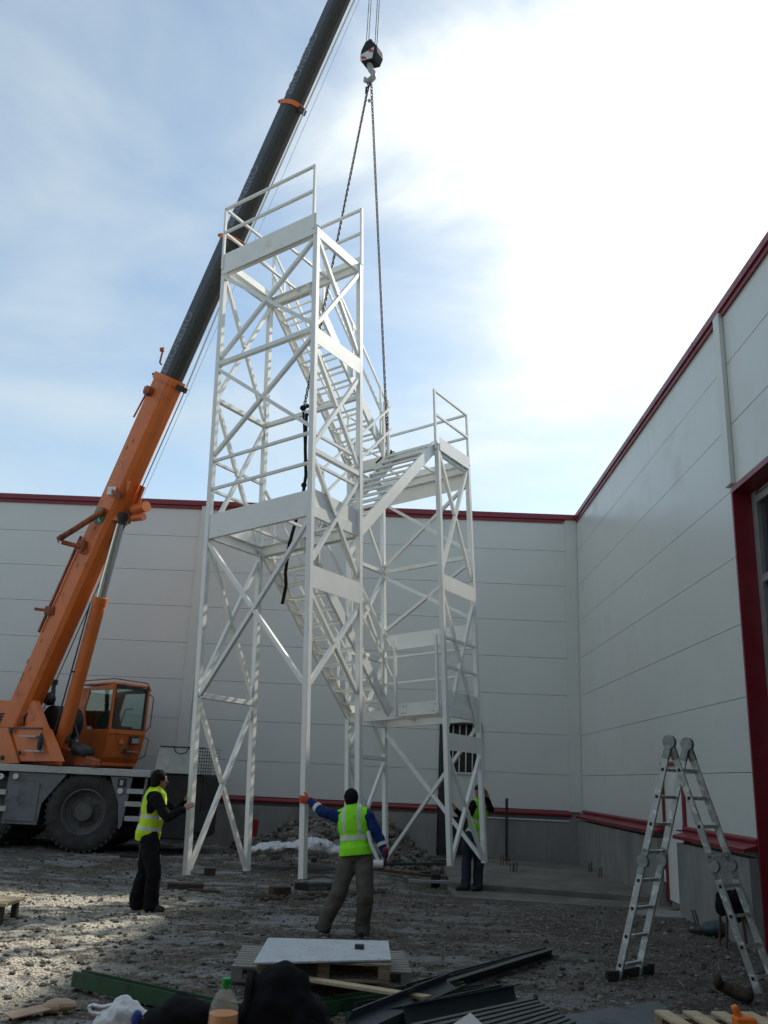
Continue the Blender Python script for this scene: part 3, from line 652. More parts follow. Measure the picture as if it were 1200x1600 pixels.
for pts in (((-.03, .03), (.06, .06), (.115, .0), (.115, -.06), (.06, -.03)), ((-.16, -.10), (-.13, -.15), (-.02, -.165), (-.06, -.10), (-.14, -.06))):
    n = len(pts); mb = MB(); mb.add([hp(a, -.1215, zc + b) for a, b in pts] + [hp(a, -.124, zc + b) for a, b in pts], [tuple(range(n - 1, -1, -1)), tuple(range(n, 2 * n))] + [(i, (i + 1) % n, n + (i + 1) % n, n + i) for i in range(n)]); mb.build('stripe', 'hookred', hb)
mb = MB(); hk = [hp(.0, 0, .34), hp(.02, 0, .20), hp(.09, 0, .09), hp(.09, 0, -.02), hp(.0, 0, -.08), hp(-.085, 0, -.03), hp(-.10, 0, .05)]
mb.tube(hk, [.07, .06, .06, .068, .068, .05, .025], 10, up=V((0, 1, 0))); mb.build('hook', 'hook', hb, smooth=True)
for dx in (-.17, .13):
    for q in (-.035, .035):
        pass
tip = P(593, -135, 14.45)
mb = MB()
for dx, k in ((-.115, 0), (-.065, 0), (.085, 1), (.13, 1)):
    a = hp(dx, 0, zc + .15); b = V((a.x + (tip.x - hook_p.x) * .0, a.y, tip.z - .1)); mb.tube([a, b], .011, 6)
mb.build('hoist_rope', 'rope', hb)

def chain(name, a, b, lab, size=.085, rr=.011, group='lifting chains'):
    a = V(a); b = V(b); d_ = (b - a); n_ = int(d_.length / (size * .78)); x, y, z = frame(d_, V((0, 1, 0))); mb = MB()
    for i in range(n_):
        c = a + d_ * ((i + .5) / n_); s_ = (x + y).normalized() if i % 2 else (x - y).normalized(); pts = []
        for j in range(8):
            t_ = 2 * math.pi * j / 8; pts.append(c + z * math.cos(t_) * size * .5 + s_ * math.sin(t_) * size * .27)
        pts.append(pts[0]); mb.tube(pts, rr, 5, cap=False)
    return mb
shack = hook_p + V((.0, 0, -.13))
cA = TM @ T(W * .42, LL[1], 7.26); cB = TM @ T(W * .47, LL[2] - .05, 7.40)
chs = thing('lifting_chain', 'long dark lifting chain running from the hook down into the taller half of the tower', 'chain', shack, group='lifting chains')
chain('c', shack, cA, '').build('links', 'chain', chs)
mb = MB(); mb.tube([shack + V((0, 0, .1)), shack + V((-.03, 0, 0)), shack + V((0, 0, -.16)), shack + V((.03, 0, -.02)), shack + V((0, 0, .1))], .014, 6); mb.tube([shack + V((-.05, 0, -.1)), shack + V((-.05, 0, -.26))], .02, 6); mb.build('chain_hook', 'chain', chs)
ch2 = thing('lifting_chain', 'steeper dark lifting chain running from the hook to the upper landing of the shorter half', 'chain', shack + V((.05, 0, -.1)), group='lifting chains')
chain('c', shack + V((.05, 0, -.02)), cB, '').build('links', 'chain', ch2)
mb = MB(); mb.ball(shack + V((.03, -.02, -.45)), (.035, .01, .05), 8); mb.build('tag', 'steel', ch2)
mb = MB()
for dx, dz in ((-.06, .02), (.05, .0), (-.1, -.08), (.1, -.03)): mb.ball(cB + V((dx, -.02, dz)), (.035, .03, .04), 8)
mb.tube([cB + V((.1, 0, 0)), cB + V((.02, -.04, -.06)), cB + V((-.12, -.03, -.14)), cB + V((-.22, -.05, -.26))], .02, 6); mb.build('chain_hook', 'chain', ch2)
# black webbing sling hanging from the cross beam
mb = MB(); s0 = cA + V((-.03, -.12, .02))
def strap(pts, w_=.05, t_=.006):
    for a, b in zip(pts[:-1], pts[1:]): mb.bar(a, b, t_, w_, V((0, 1, .2)))
def strapx(pts, w_=.05):
    for a, b in zip(pts[:-1], pts[1:]): mb.bar(a, b, w_, .008, V((.3, 1, 0)))
Y0 = s0.y
q = [P(479, 646, Y0 - .02), P(477, 700, Y0 - .1), P(478, 742, Y0 - .15), P(474, 770, Y0 - .12), P(462, 815, Y0 - .05), P(452, 850, Y0), P(446, 895, Y0 + .02), P(447, 915, Y0), P(441, 944, Y0)]
strapx(q, .055); q2 = [P(474, 644, Y0 + .02), P(476, 690, Y0 - .0), P(479, 745, Y0 - .1), P(472, 772, Y0 - .1)]; strapx(q2, .035)
mb.ball(P(478, 722, Y0 - .12), (.04, .03, .05), 8); mb.ball(P(475, 758, Y0 - .12), (.05, .03, .05), 8); mb.ball(cA + V((0, -.06, .04)), (.06, .06, .05), 8); mb.ball(cA + V((.07, -.06, .08)), (.035, .03, .04), 8)
origin(tag(mb.build('lifting_strap', 'strap'), 'black webbing strap dangling from the cross beam of the tower past its middle landing', 'strap'), P(479, 646, Y0))

# ------------------------------------------------------------------ crane
CY0 = 18.6; CW = 2.5; GC = .15
crane = thing('mobile_crane', 'orange mobile crane with raised dark telescopic boom and grey carrier', 'crane', (-7.5, 19.85, GC))
base = P(53, 1080, 19.75)
ax_ = (tip - base).normalized(); hd = V((ax_.x, ax_.y, 0)).normalized(); sdn = V((-hd.y, hd.x, 0)) * -1      # sdn faces the camera side
if sdn.y > 0: sdn = -sdn
un = ax_.cross(sdn).normalized()
if un.z > 0: un = -un                # underside normal
Lb = (tip - base).length
def bt(y):                           # distance along the boom where the photo shows height y
    lo, hi = -2., Lb + 3
    for _ in range(50):
        md = (lo + hi) / 2; q_ = base + ax_ * md - EYE; yy = 800 - F * q_.dot(CU) / q_.dot(_f)
        if yy > y: lo = md
        else: hi = md
    return lo
def bprof(w_, h_):                   # boom cross section: flat back, rounded belly.  x: camera side, y: underside
    p_ = [(-w_ / 2, -h_ / 2), (w_ / 2, -h_ / 2), (w_ / 2, h_ * .02)]
    for k in range(1, 6):
        a = math.pi * k / 6; p_.append((w_ / 2 * math.copysign(abs(math.cos(a)) ** .8, math.cos(a)), h_ * .02 + h_ * .48 * math.sin(a) ** .8))
    return p_ + [(-w_ / 2, h_ * .02)]
def section(name, t0, t1, w_, h_, mts, parent=None, sh=0):
    prof_ = bprof(w_, h_); n = len(prof_); mb = MB(); o_ = base + ax_ * t0
    mb.v = [o_ + sdn * a + un * b for a, b in prof_] + [o_ + ax_ * (t1 - t0) + sdn * a + un * b for a, b in prof_]
    for j in range(n):
        mb.f.append([j, (j + 1) % n, n + (j + 1) % n, n + j]); mb.mi.append(1 if (2 <= j <= n - 2 and len(mts) > 1) else 0)
    mb.f += [list(range(n - 1, -1, -1)), list(range(n, 2 * n))]; mb.mi += [0, 0]
    o = mb.build(name, mts, crane); 
    o.data.polygons.foreach_set('use_smooth', [True] * len(o.data.polygons)); o.data.set_sharp_from_angle(angle=R(16)); return o
tA, tB, tC = bt(597), bt(377), bt(167)
BW, BH = .50, .60
boom = section('boom_base_section', -1.7, tA, BW, BH, ['orange'])
s2 = section('boom_section', tA - .2, tB, .395, .47, ['boomgrey', 'grease'])
s3 = section('boom_section', tB - .1, tC, .375, .445, ['boomgrey', 'grease'])
s4 = section('boom_section', tC - .1, Lb + .3, .35, .415, ['boomgrey', 'grease'])
def bp(t_, a=0., b=0.): return base + ax_ * t_ + sdn * a + un * b
def collar(t_, w_, h_, th=.10):
    section('boom_collar', t_ - th / 2, t_ + th / 2, w_ + .05, h_ + .05, ['orange'])
    mb = MB(); mb.bar(bp(t_, w_ / 2 + .02, -h_ / 2 - .06), bp(t_ + .02, -w_ / 2 - .02, -h_ / 2 - .06), .08, .06, ax_); mb.bar(bp(t_ - .05, w_ * .1, h_ / 2 + .05), bp(t_ - .05, -w_ * .45, h_ / 2 + .03), .05, .12, ax_); mb.build('collar_bracket', 'black', crane)
collar(tA, BW, BH, .16); collar(tB, .395, .47); collar(tC, .375, .445)
# belly wear strip seams
for t0, t1, h_ in ((tA, tB, .47), (tB, tC, .445), (tC, Lb, .415)):
    mb = MB(); mb.bar(bp(t0 + .1, .115, h_ / 2 - .025), bp(t1 - .1, .115, h_ / 2 - .025), .012, .012, un); mb.build('wear_strip', 'grease', crane)
# lettering along the camera-side faces
for t0, w_, h_, ln in ((tA + .12, .395, .47, 0), (tB + .25, .375, .445, 0), (tC + .18, .35, .415, 0)):
    text('BRONERO', .31, 'letter', crane, bp(t0, w_ / 2 + .0015, -.005), ax_, -un, off=.008)
text('GROVE', .30, 'faint', crane, bp(bt(782), BW / 2 + .0015, -.02), ax_, -un, off=.002)
ec = bp(bt(812), BW / 2 + .002, -.06)
mb = MB(); mb.lathe([(.20, 0), (.20, .003)], ec, sdn, 32); em = mb.build('emblem', 'green', crane)
mb = MB(); pts = [(-.13, -.10), (-.06, .02), (-.02, -.05), (.06, .10), (.13, .07), (.08, .04), (.03, -.08), (-.03, .0), (-.08, -.12)]; mb.prism(pts, ec + sdn * .0035, ax_, -un, sdn, .003); mb.build('emblem_mark', 'emblem_white', crane)
# slots and fittings on the base section
for y, a in ((708, .0), (1008, .0), (830, .14), (695, .12), (888, .10), (1050, .05), (1072, -.1), (1045, -.16), (1064, -.12)):
    t_ = bt(y); mb = MB(); mb.bar(bp(t_ - .05, BW / 2 - .0, -.15 + a), bp(t_ + .05, BW / 2 + .0, -.15 + a), .03, .006, sdn); mb.build('slot', 'black', crane)
mb = MB(); t0 = bt(1000); t1 = bt(850); mb.bar(bp(t0, BW / 2 + .04, -BH / 2 - .02), bp(t1, BW / 2 + .04, -BH / 2 - .02), .05, .05, sdn); mb.build('jib_guide_rail', 'orange_d', crane)
# folding bracket sticking out on the left of the boom
tt = bt(845); mb = MB()
pA = P(96, 840, 18.55); mb.tube([bp(bt(800), BW / 2 + .03, .10), pA], .065, 10); mb.tube([bp(bt(858), BW / 2 + .05, -.20), P(128, 855, 18.6), pA + V((.03, 0, -.1))], .055, 8)
mb.ball(pA, .08, 8); mb.lathe([(.15, 0), (.15, .10)], bp(bt(862), BW / 2, -.12), sdn, 16); mb.box(tuple(P(134, 862, 18.6) - V((.08, .05, .05))), tuple(P(134, 862, 18.6) + V((.08, .05, .05))))
mb.tube([pA + V((-.02, 0, .05)), pA + V((-.10, 0, .0)), pA + V((-.04, 0, -.12))], .015, 6)
mb.build('jib_bracket', 'orange_d', crane, smooth='auto')
mb = MB(); p0 = bp(bt(965), BW / 2 + .04, -.25); mb.bar(p0, p0 + V((-.34, 0, .03)), .06, .06); mb.box(tuple(p0 - V((.1, .06, .09))), tuple(p0 + V((.1, .06, .09)))); mb.build('boom_clamp', 'orange_d', crane)
mb = MB(); t_ = bt(580); p0 = bp(t_, BW / 2 - .05, -BH / 2 - .02); mb.tube([p0, p0 + V((-.04, 0, .05)), p0 + V((.0, 0, .42))], .022, 6); mb.box(tuple(p0 + V((-.07, -.04, .33))), tuple(p0 + V((.02, .04, .40)))); mb.build('boom_lamp', 'orange_d', crane)
mb = MB(); t_ = bt(622); p0 = bp(t_, BW / 2 + .03, -.18); mb.lathe([(.11, 0), (.11, .1)], p0, sdn, 14); mb.bar(bp(bt(628), BW / 2, -BH / 2 - .03), bp(bt(665), BW / 2, -BH / 2 - .10), .03, .03); mb.bar(p0, bp(t_ + .05, BW / 2 + .03, -BH / 2 - .12), .05, .03); mb.build('jib_pin_bracket', 'orange_d', crane, smooth='auto')
# cylinder head bracket under the boom
cyl_top = bp(bt(845) , .0, BH / 2 + .30); ctp = P(191, 808, (bp(bt(800)).y) - .1)
t0, t1 = bt(815), bt(755)
for sg in (1, -1):
    mb = MB(); a = bp(t0 - .1, sg * .2, BH * .35); b = bp(t1 + .1, sg * .2, BH * .45)
    w_ = ctp + sdn * (sg * .16)
    mb.add([a, b, b + un * .16, w_ + V((.12, 0, .08)), w_ + V((.06, 0, -.12)), w_ + V((-.1, 0, -.1))] + [q_ - sdn * sg * .04 for q_ in (a, b, b + un * .16, w_ + V((.12, 0, .08)), w_ + V((.06, 0, -.12)), w_ + V((-.1, 0, -.1)))],
           [(5, 4, 3, 2, 1, 0), (6, 7, 8, 9, 10, 11)] + [(i, (i + 1) % 6, 6 + (i + 1) % 6, 6 + i) for i in range(6)]); mb.build('cylinder_lug', 'orange', crane)
mb = MB(); a = bp(bt(772), BW / 2 + .03, BH * .1); mb.bar(a, bp(bt(772), BW / 2 + .0, BH * .5 + .12), .10, .10, ax_); mb.build('lug_stiffener', 'orange_d', crane)
mb = MB(); mb.box(tuple(a - V((.09, .06, .09))), tuple(a + V((.09, .06, .09)))); mb.build('work_lamp', 'emblem_white', crane)
mb = MB(); a = bp(bt(783), -.05, BH / 2 + .16); mb.tube([a - sdn * .1 , a + hd * .42 - sdn * .1], .12, 14); mb.tube([a + V((0, 0, -.2)) - sdn * .1, a + hd * .36 + V((0, 0, -.22)) - sdn * .1], .08, 12); mb.build('rope_roller', 'orange', crane, smooth='auto')
# luffing cylinder
cb = P(97, 1158, 19.35)
cd = (ctp - cb); Lc = cd.length
brk = .62
mb = MB(); mb.tube([cb - cd.normalized() * .25, cb + cd * .62], .148, 20); mb.tube([cb + cd * .605, cb + cd * .635], .168, 20)
cyl = mb.build('luffing_cylinder', 'orange', crane, smooth='auto')
mb = MB(); mb.tube([cb + cd * .6, ctp], .105, 20); mb.build('cylinder_rod', 'chrome', crane, smooth='auto')
mb = MB(); mb.tube([ctp - cd.normalized() * .16, ctp + cd.normalized() * .10], .15, 16); mb.build('rod_end', 'black', crane, smooth='auto')
o1 = frame(cd)[0] * -.22
mb = MB(); mb.tube([cb + o1, cb + cd * .6 + o1 * .9], .018, 6); mb.tube([cb + cd * .3 + o1, cb + cd * .3], .02, 6); mb.build('hydraulic_pipe', 'black', crane)
# rope along the underside
mb = MB(); a = bp(bt(790), -.12, BH / 2 + .3); b = bp(Lb, -.1, .415 / 2 + .12); c = bp(tA, -.14, BH / 2 + .10)
mb.tube([bp(-.2, -.1, BH / 2 + .16), c], .012, 6); mb.build('hoist_cable', 'chain', crane)
mb = MB(); mb.tube([c, bp(tB, -.1, .30), bp(tC, -.1, .29), b], .020, 6); mb.build('hoist_cable', 'rope_l', crane)
mb = MB(); mb.tube([a, bp(tA, -.12, BH / 2 + .28), bp(Lb, -.12, .42)], .006, 5); mb.build('signal_cable', 'rope_l', crane)

# superstructure: local frame hd (forward), sdn (towards camera), up
So = V((P(97, 1158, 19.35).x, 19.65, 0)); Zd = P(120, 1204, CY0).z     # deck level
UP = V((0, 0, 1))
def sp(f_, s_, z_): return So + hd * f_ + sdn * s_ + UP * z_
zd = Zd + .06
# camera-side plate body: outline given where the photo shows it, then real thickness
def pl(px, py, s_):                   # point on the vertical plane sdn-offset s_ through So
    d_ = ray(px, py); o_ = So + sdn * s_; t_ = (o_ - EYE).dot(sdn) / d_.dot(sdn); return EYE + d_ * t_
def slabp(name, pix, s0, th, mt, parent=None, **k):
    pts = [pl(x, y, s0) for x, y in pix]; n = len(pts); mb = MB()
    mb.add(pts + [q_ - sdn * th for q_ in pts], [tuple(range(n)), tuple(range(2 * n - 1, n - 1, -1))] + [(i, n + i, n + (i + 1) % n, (i + 1) % n) for i in range(n)])
    return mb.build(name, mt, parent or crane, **k)
sb = slabp('superstructure', [(-60, 1094), (54, 1094), (66, 1127), (82, 1163), (90, 1196), (-60, 1194)], .62, .14, 'orange', bevel=.02)
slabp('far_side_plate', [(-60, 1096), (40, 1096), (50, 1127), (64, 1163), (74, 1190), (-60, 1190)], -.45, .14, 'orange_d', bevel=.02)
slabp('frame_floor', [(-60, 1185), (84, 1185), (84, 1197), (-60, 1197)], .47, .9, 'chassis')
slabp('engine_cover', [(-60, 1137), (64, 1138), (84, 1190), (-60, 1190)], .90, .277, 'orange', bevel=.015)
slabp('cover_panel', [(-60, 1137), (12, 1137), (29, 1193), (-60, 1193)], .95, .047, 'orange', bevel=.01)
slabp('grille_recess', [(-60, 1114), (44, 1114), (36, 1133), (-60, 1133)], .625, .01, 'dark')
for k in range(4):
    mb = MB(); mb.tube([pl(-60, 1118 + k * 4, .66), pl(30 - k, 1118 + k * 4, .66), pl(36 - k, 1121 + k * 4, .66), pl(36 - k, 1133, .66)], .022, 6); mb.build('hose', 'orange_d', crane, smooth=True)
mb = MB(); mb.bar(pl(-60, 1137, .92), pl(66, 1138, .92), .04, .03); mb.build('cover_edge', 'black', crane)
for (x0, x1, y) in ((35, 61, 1150), (43, 67, 1173)):
    mb = MB(); mb.bar(pl(x0, y, 1.0), pl(x1, y + 1, 1.0), .16, .03); mb.build('step', 'steel', crane)
mb = MB(); mb.ball(pl(63, 1160, .98), (.06, .06, .20), 10); mb.build('rear_mirror', 'black', crane, smooth=True)
for x, y in ((18, 1142), (31, 1177), (4, 1184)):
    mb = MB(); mb.lathe([(.05, 0), (.05, .04)], pl(x, y, .95), sdn, 10); mb.build('latch', 'black', crane)
mb = MB(); c = sp(-.35, -.1, zd); mb.lathe([(.85, -.35), (.85, .10)], sp(-1.1, 0, Zd), UP, 32); mb.build('slewing_ring', 'chassis', crane)
mb = MB(); q0 = pl(78, 1128, .2); mb.tube([q0 - sdn * .0, q0 - sdn * .6], .36, 20); mb.build('winch_drum', 'dark', crane, smooth='auto')
mb = MB(); q0 = pl(82, 1102, -.1); mb.bar(q0, pl(84, 1068, -.1), .07, .07); mb.box(tuple(pl(84, 1066, -.1) - V((.08, .05, .06))), tuple(pl(84, 1066, -.1) + V((.08, .05, .06)))); mb.ball(pl(77, 1092, .1), .15, 10); mb.build('winch_guard', 'black', crane)
slabp('lower_frame', [(84, 1163), (100, 1168), (148, 1187), (148, 1197), (84, 1197)], .30, .16, 'orange_d', bevel=.02)
slabp('lower_frame', [(84, 1130), (118, 1165), (140, 1186), (140, 1197), (84, 1197)], -.05, .10, 'chassis', bevel=.02)
mb = MB(); mb.tube([pl(104, 1160, .3), pl(112, 1140, .1), pl(118, 1110, .0)], .04, 8); mb.tube([pl(110, 1165, .25), pl(122, 1150, .1), pl(112, 1120, .0), pl(108, 1100, 0)], .03, 8); mb.tube([pl(118, 1168, .28), pl(140, 1178, .2)], .13, 10); mb.build('hose_bundle', 'black', crane, smooth=True)

# operator cab on the far side
C0 = P(180, 1068, 20.1); C0.z = P(180, 1068, 20.1).z; zt_ = C0.z; zb_ = P(165, 1199, 20.1).z
cf = C0.copy()                        # near-front top corner
def cp(b_, s_, z_):                   # b_ metres back from the front face, s_ metres away from the camera side
    return V((cf.x, cf.y, 0)) - hd * b_ - sdn * s_ + UP * z_
ht = zt_ - zb_; CWd = 1.0
def zz(k): return zb_ + ht * k
cab = MB()
side = [(0, 1.0), (0, .40), (.12, .12), (.32, -.02), (.72, -.02), (.75, .12), (1.12, .32), (1.35, .55), (1.40, .95)]
def quadwall(pts, th, nrm, mb_):      # polygon wall with thickness
    n = len(pts); mb_.add(list(pts) + [q_ + nrm * th for q_ in pts], [tuple(range(n)), tuple(range(2 * n - 1, n - 1, -1))] + [(i, n + i, n + (i + 1) % n, (i + 1) % n) for i in range(n)])
for s_ in (0, CWd - .04):
    # side wall in strips around the window
    for poly in ([(0, 1.0), (0, .93), (1.38, .93), (1.40, .95)], [(0, .93), (0, .45), (.06, .45), (.06, .93)], [(.9, .93), (1.03, .68), (.86, .45), (1.25, .45), (1.35, .55), (1.38, .93)],
                 [(0, .45), (0, .40), (.12, .12), (.32, -.02), (.72, -.02), (.75, .12), (1.12, .32), (1.25, .45)]):
        quadwall([cp(b_, s_, zz(k)) for b_, k in poly], .04, -sdn, cab)
cab.hexa([cp(0, 0, zt_), cp(1.4, 0, zt_), cp(1.4, CWd, zt_), cp(0, CWd, zt_), cp(.05, .02, zt_ + .05), cp(1.38, .02, zt_ + .02), cp(1.38, CWd - .02, zt_ + .02), cp(.05, CWd - .02, zt_ + .05)])
def hx(b0, b1, s0, s1, k0, k1, mb_): mb_.hexa([cp(b0, s0, zz(k0)), cp(b1, s0, zz(k0)), cp(b1, s1, zz(k0)), cp(b0, s1, zz(k0)), cp(b0, s0, zz(k1)), cp(b1, s0, zz(k1)), cp(b1, s1, zz(k1)), cp(b0, s1, zz(k1))])
hx(1.34, 1.38, .041, CWd - .041, .5, .93, cab)
cab.hexa([cp(.0, .002, zz(.40)), cp(.05, .002, zz(.40)), cp(.05, CWd - .002, zz(.40)), cp(.0, CWd - .002, zz(.40)), cp(.0, .002, zz(.46)), cp(.05, .002, zz(.46)), cp(.05, CWd - .002, zz(.46)), cp(.0, CWd - .002, zz(.46))])
cab.hexa([cp(.12, .03, zz(.12)), cp(.16, .03, zz(.12)), cp(.16, CWd - .03, zz(.12)), cp(.12, CWd - .03, zz(.12)), cp(.02, .003, zz(.40)), cp(.06, .003, zz(.40)), cp(.06, CWd - .003, zz(.40)), cp(.02, CWd - .003, zz(.40))])
cab.hexa([cp(.30, .03, zz(.0)), cp(.34, .03, zz(.0)), cp(.34, CWd - .08, zz(.0)), cp(.30, CWd - .08, zz(.0)), cp(.125, .03, zz(.12)), cp(.165, .03, zz(.12)), cp(.165, CWd - .03, zz(.12)), cp(.125, CWd - .03, zz(.12))])
hx(.16, 1.0, .041, CWd - .041, .02, .06, cab)
hx(0, .04, CWd - .06, CWd - .001, .46, .93, cab)
cabo = cab.build('cab', 'orange', crane, bevel=.006)
mb = MB(); hx(.018, .03, .06, CWd - .07, .47, .955, mb); mb.build('windscreen', 'cabglass', cabo)
mb = MB(); hx(.005, .045, .0, .055, .465, .99, mb); mb.build('front_pillar', 'orange', cabo)
mb = MB(); hx(-.004, .04, .058, CWd - .06, .95, .985, mb); hx(-.004, .04, .058, CWd - .06, .462, .478, mb); hx(-.003, .04, .058, .075, .478, .95, mb); hx(-.003, .04, CWd - .11, CWd - .062, .478, .95, mb); mb.build('windscreen_seal', 'black', cabo)
mb = MB(); quadwall([cp(b_, .015, zz(k)) for b_, k in [(.06, .93), (.06, .45), (.86, .45), (1.03, .68), (.9, .93)]], .01, -sdn, mb); mb.build('side_window', 'cabglass', cabo)
mb = MB(); mb.hexa([cp(.5, .3, zz(.2)), cp(1.0, .3, zz(.2)), cp(1.0, .75, zz(.2)), cp(.5, .75, zz(.2)), cp(.5, .3, zz(.42)), cp(1.0, .3, zz(.42)), cp(1.0, .75, zz(.42)), cp(.5, .75, zz(.42))])
mb.hexa([cp(.95, .3, zz(.42)), cp(1.1, .3, zz(.42)), cp(1.1, .75, zz(.42)), cp(.95, .75, zz(.42)), cp(1.05, .34, zz(.80)), cp(1.2, .34, zz(.80)), cp(1.2, .7, zz(.80)), cp(1.05, .7, zz(.80))]); mb.build('driver_seat', 'black', cabo, bevel=.03)
mb = MB(); mb.tube([cp(.35, .5, zz(.25)), cp(.28, .5, zz(.5))], .03, 8); hx(.12, .3, .3, .7, .42, .5, mb); mb.tube([cp(.1, .35, zz(.5)), cp(.05, .40, zz(.7)), cp(.04, .6, zz(.72))], .012, 6); mb.build('console', 'black', cabo)
mb = MB(); mb.tube([cp(.0, CWd + .0, zz(.92)), cp(-.10, CWd + .04, zz(.88)), cp(-.10, CWd + .04, zz(.52)), cp(.0, CWd, zz(.46))], .014, 6, up=V((0, 1, 0))); mb.tube([cp(.0, CWd, zz(.38)), cp(-.09, CWd + .04, zz(.36)), cp(-.05, CWd + .02, zz(.16)), cp(.08, CWd - .02, zz(.12))], .013, 6, up=V((0, 1, 0)))
mb.tube([cp(1.35, .05, zt_ + .03), cp(1.3, .05, zt_ + .10), cp(.1, .05, zt_ + .12), cp(.0, CWd - .1, zt_ + .10), cp(.0, CWd + .02, zz(.96))], .014, 6, up=V((0, 1, 0))); mb.build('grab_rail', 'orange_d', cabo)
mb = MB(); c = cp(.0, .72, zz(.335)); mb.box(tuple(c - V((.10, .10, .09))), tuple(c + V((.10, .05, .09)))); mb.build('headlamp', 'black', cabo); mb = MB(); mb.box(tuple(c + V((-.02, -.115, -.06))), tuple(c + V((.11, -.0, .05)))); mb.build('lens', 'steel', cabo)
c = cp(.03, .38, zz(.29)); fx = -sdn; mb = MB(); mb.prism([(-.07, 0), (.07, 0), (0, .13)], c, fx, UP, hd, .02); mb.build('warning_triangle', 'faint', cabo)
mb = MB(); c = cp(.07, .45, zz(.20)); mb.bar(c + hd * .02, c + hd * .02 + fx * .45, .11, .02); mb.build('number_plate', 'steel', cabo); mb = MB(); mb.box(tuple(c + V((.05, -.06, -.05))), tuple(c + V((.13, -.0, .05)))); mb.build('plate_lamp', 'black', cabo)
mb = MB(); hx(.3, 1.0, .0, CWd + .15, -.08, -.04, mb); mb.build('cab_step', 'carrier', crane)
mb = MB(); hx(.35, 1.3, .1, CWd - .1, -.03, .02, mb); mb.build('cab_mount', 'chassis', crane)

# carrier
xL = -14.; xR = P(236, 1209, CY0).x
zk = Zd
mb = MB(); mb.box((xL, CY0 - .02, zk - .07), (xR, CY0 + .25, zk + .07)); mb.build('deck_edge', 'alu', crane, bevel=.01)
mb = MB(); mb.box((xL, CY0 + .252, zk - .04), (xR + .1, CY0 + CW, zk + .03)); mb.build('carrier_deck', 'carrier', crane)
wx = P(128, 1272, CY0).x; WR = .77
za = GC + .02
mb = MB()                              # panels left and right of the wheel, arch cut as slanted edges
mb.prism([(P(8, 1240, CY0).x, .62), (P(63, 1240, CY0).x, .62), (P(66, 1240, CY0).x, 1.03), (P(100, 1240, CY0).x, zk - .075), (P(8, 1240, CY0).x, zk - .075)], (0, CY0 + .03, 0), (1, 0, 0), UP, (0, 1, 0), .05)
mb.build('side_panel', 'carrier', crane, bevel=.006); mb = MB()
mb.prism([(P(168, 1240, CY0).x, zk - .075), (P(186, 1240, CY0).x, 1.1), (P(190, 1240, CY0).x, .66), (P(195, 1240, CY0).x, .66), (P(204, 1240, CY0).x, zk - .075)], (0, CY0 + .03, 0), (1, 0, 0), UP, (0, 1, 0), .05)
mb.build('side_panel', 'carrier', crane, bevel=.006)
mb = MB(); mb.box((P(12, 1240, CY0).x, CY0 + .012, .68), (P(60, 1240, CY0).x, CY0 + .028, 1.42)); mb.build('locker_door', 'carrier', crane, bevel=.006)
for x, y in ((25, 1213), (188, 1236), (2, 1213)):
    c = P(x, y, CY0); mb = MB(); mb.lathe([(.055, 0), (.055, .03), (.03, .035), (.03, .02)], c + V((0, .012, 0)), (0, -1, 0), 14); mb.build('marker_lamp', 'emblem_white', crane)
c = P(190, 1223, CY0); mb = MB(); mb.box((c.x - .08, CY0 - .0, c.z - .08), (c.x + .08, CY0 + .03, c.z + .08)); mb.build('socket', 'black', crane); mb = MB(); mb.box((c.x - .03, CY0 - .012, c.z - .05), (c.x + .035, CY0, c.z + .05)); mb.build('socket_cover', 'steel', crane)
mb = MB(); mb.box((xL, CY0 + .45, .55), (P(180, 1240, CY0).x, CY0 + 2.2, zk - .045)); mb.box((P(180, 1240, CY0).x, CY0 + .6, .45), (P(235, 1240, CY0).x, CY0 + 2.2, zk - .045)); mb.build('chassis_frame', 'chassis', crane)
for y in (1236, 1256, 1279):
    c = P(210, y, CY0); x0 = P(198 if y < 1250 else 194, y, CY0).x; x1 = P(224 if y < 1250 else 221, y, CY0).x
    mb = MB(); mb.box((x0, CY0 + .0, c.z - .055), (x1, CY0 + .28, c.z + .04)); mb.build('access_step', 'alu', crane, bevel=.004)
mb = MB(); x0 = P(196, 1240, CY0).x; mb.bar((x0, CY0 + .06, zk - .08), (x0 - .06, CY0 + .06, .62), .05, .04); mb.bar((P(226, 1240, CY0).x, CY0 + .06, zk - .08), (P(224, 1240, CY0).x - .04, CY0 + .06, .62), .06, .05); mb.build('step_frame', 'carrier', crane)
for x in (-2 , -8):
    for y in (1237, 1263):
        c = P(x, y, CY0); mb = MB(); mb.box((c.x - .35, CY0 + .0, c.z - .05), (P(9, y, CY0).x, CY0 + .25, c.z + .05))
        if x == -2: mb.build('access_step', 'alu', crane)
# front: low dark cab body with chequer-plate tray and wire basket
fx0 = P(246, 1200, CY0 + .2).x; fx1 = P(318, 1200, CY0 + .2).x; ftz = P(280, 1168, CY0 + .2).z; fbz = P(280, 1209, CY0 + .2).z
mb = MB(); mb.hexa([(fx0 - .05, CY0 + .2, fbz), (fx1, CY0 + .2, fbz), (fx1, CY0 + 1.9, fbz), (fx0 - .05, CY0 + 1.9, fbz), (fx0, CY0 + .2, ftz), (fx1 - .2, CY0 + .2, ftz), (fx1 - .2, CY0 + 1.9, ftz), (fx0, CY0 + 1.9, ftz)]); mb.build('storage_tray', 'paleplate', crane, bevel=.01)
mb = MB(); mb.tube([(fx0, CY0 + .19, ftz + .01), (fx1, CY0 + .19, ftz + .01)], .014, 6)
for k in range(8): x = fx1 - .2 + k * .05; mb.tube([(x, CY0 + .2, fbz), (x, CY0 + .2, ftz)], .006, 5)
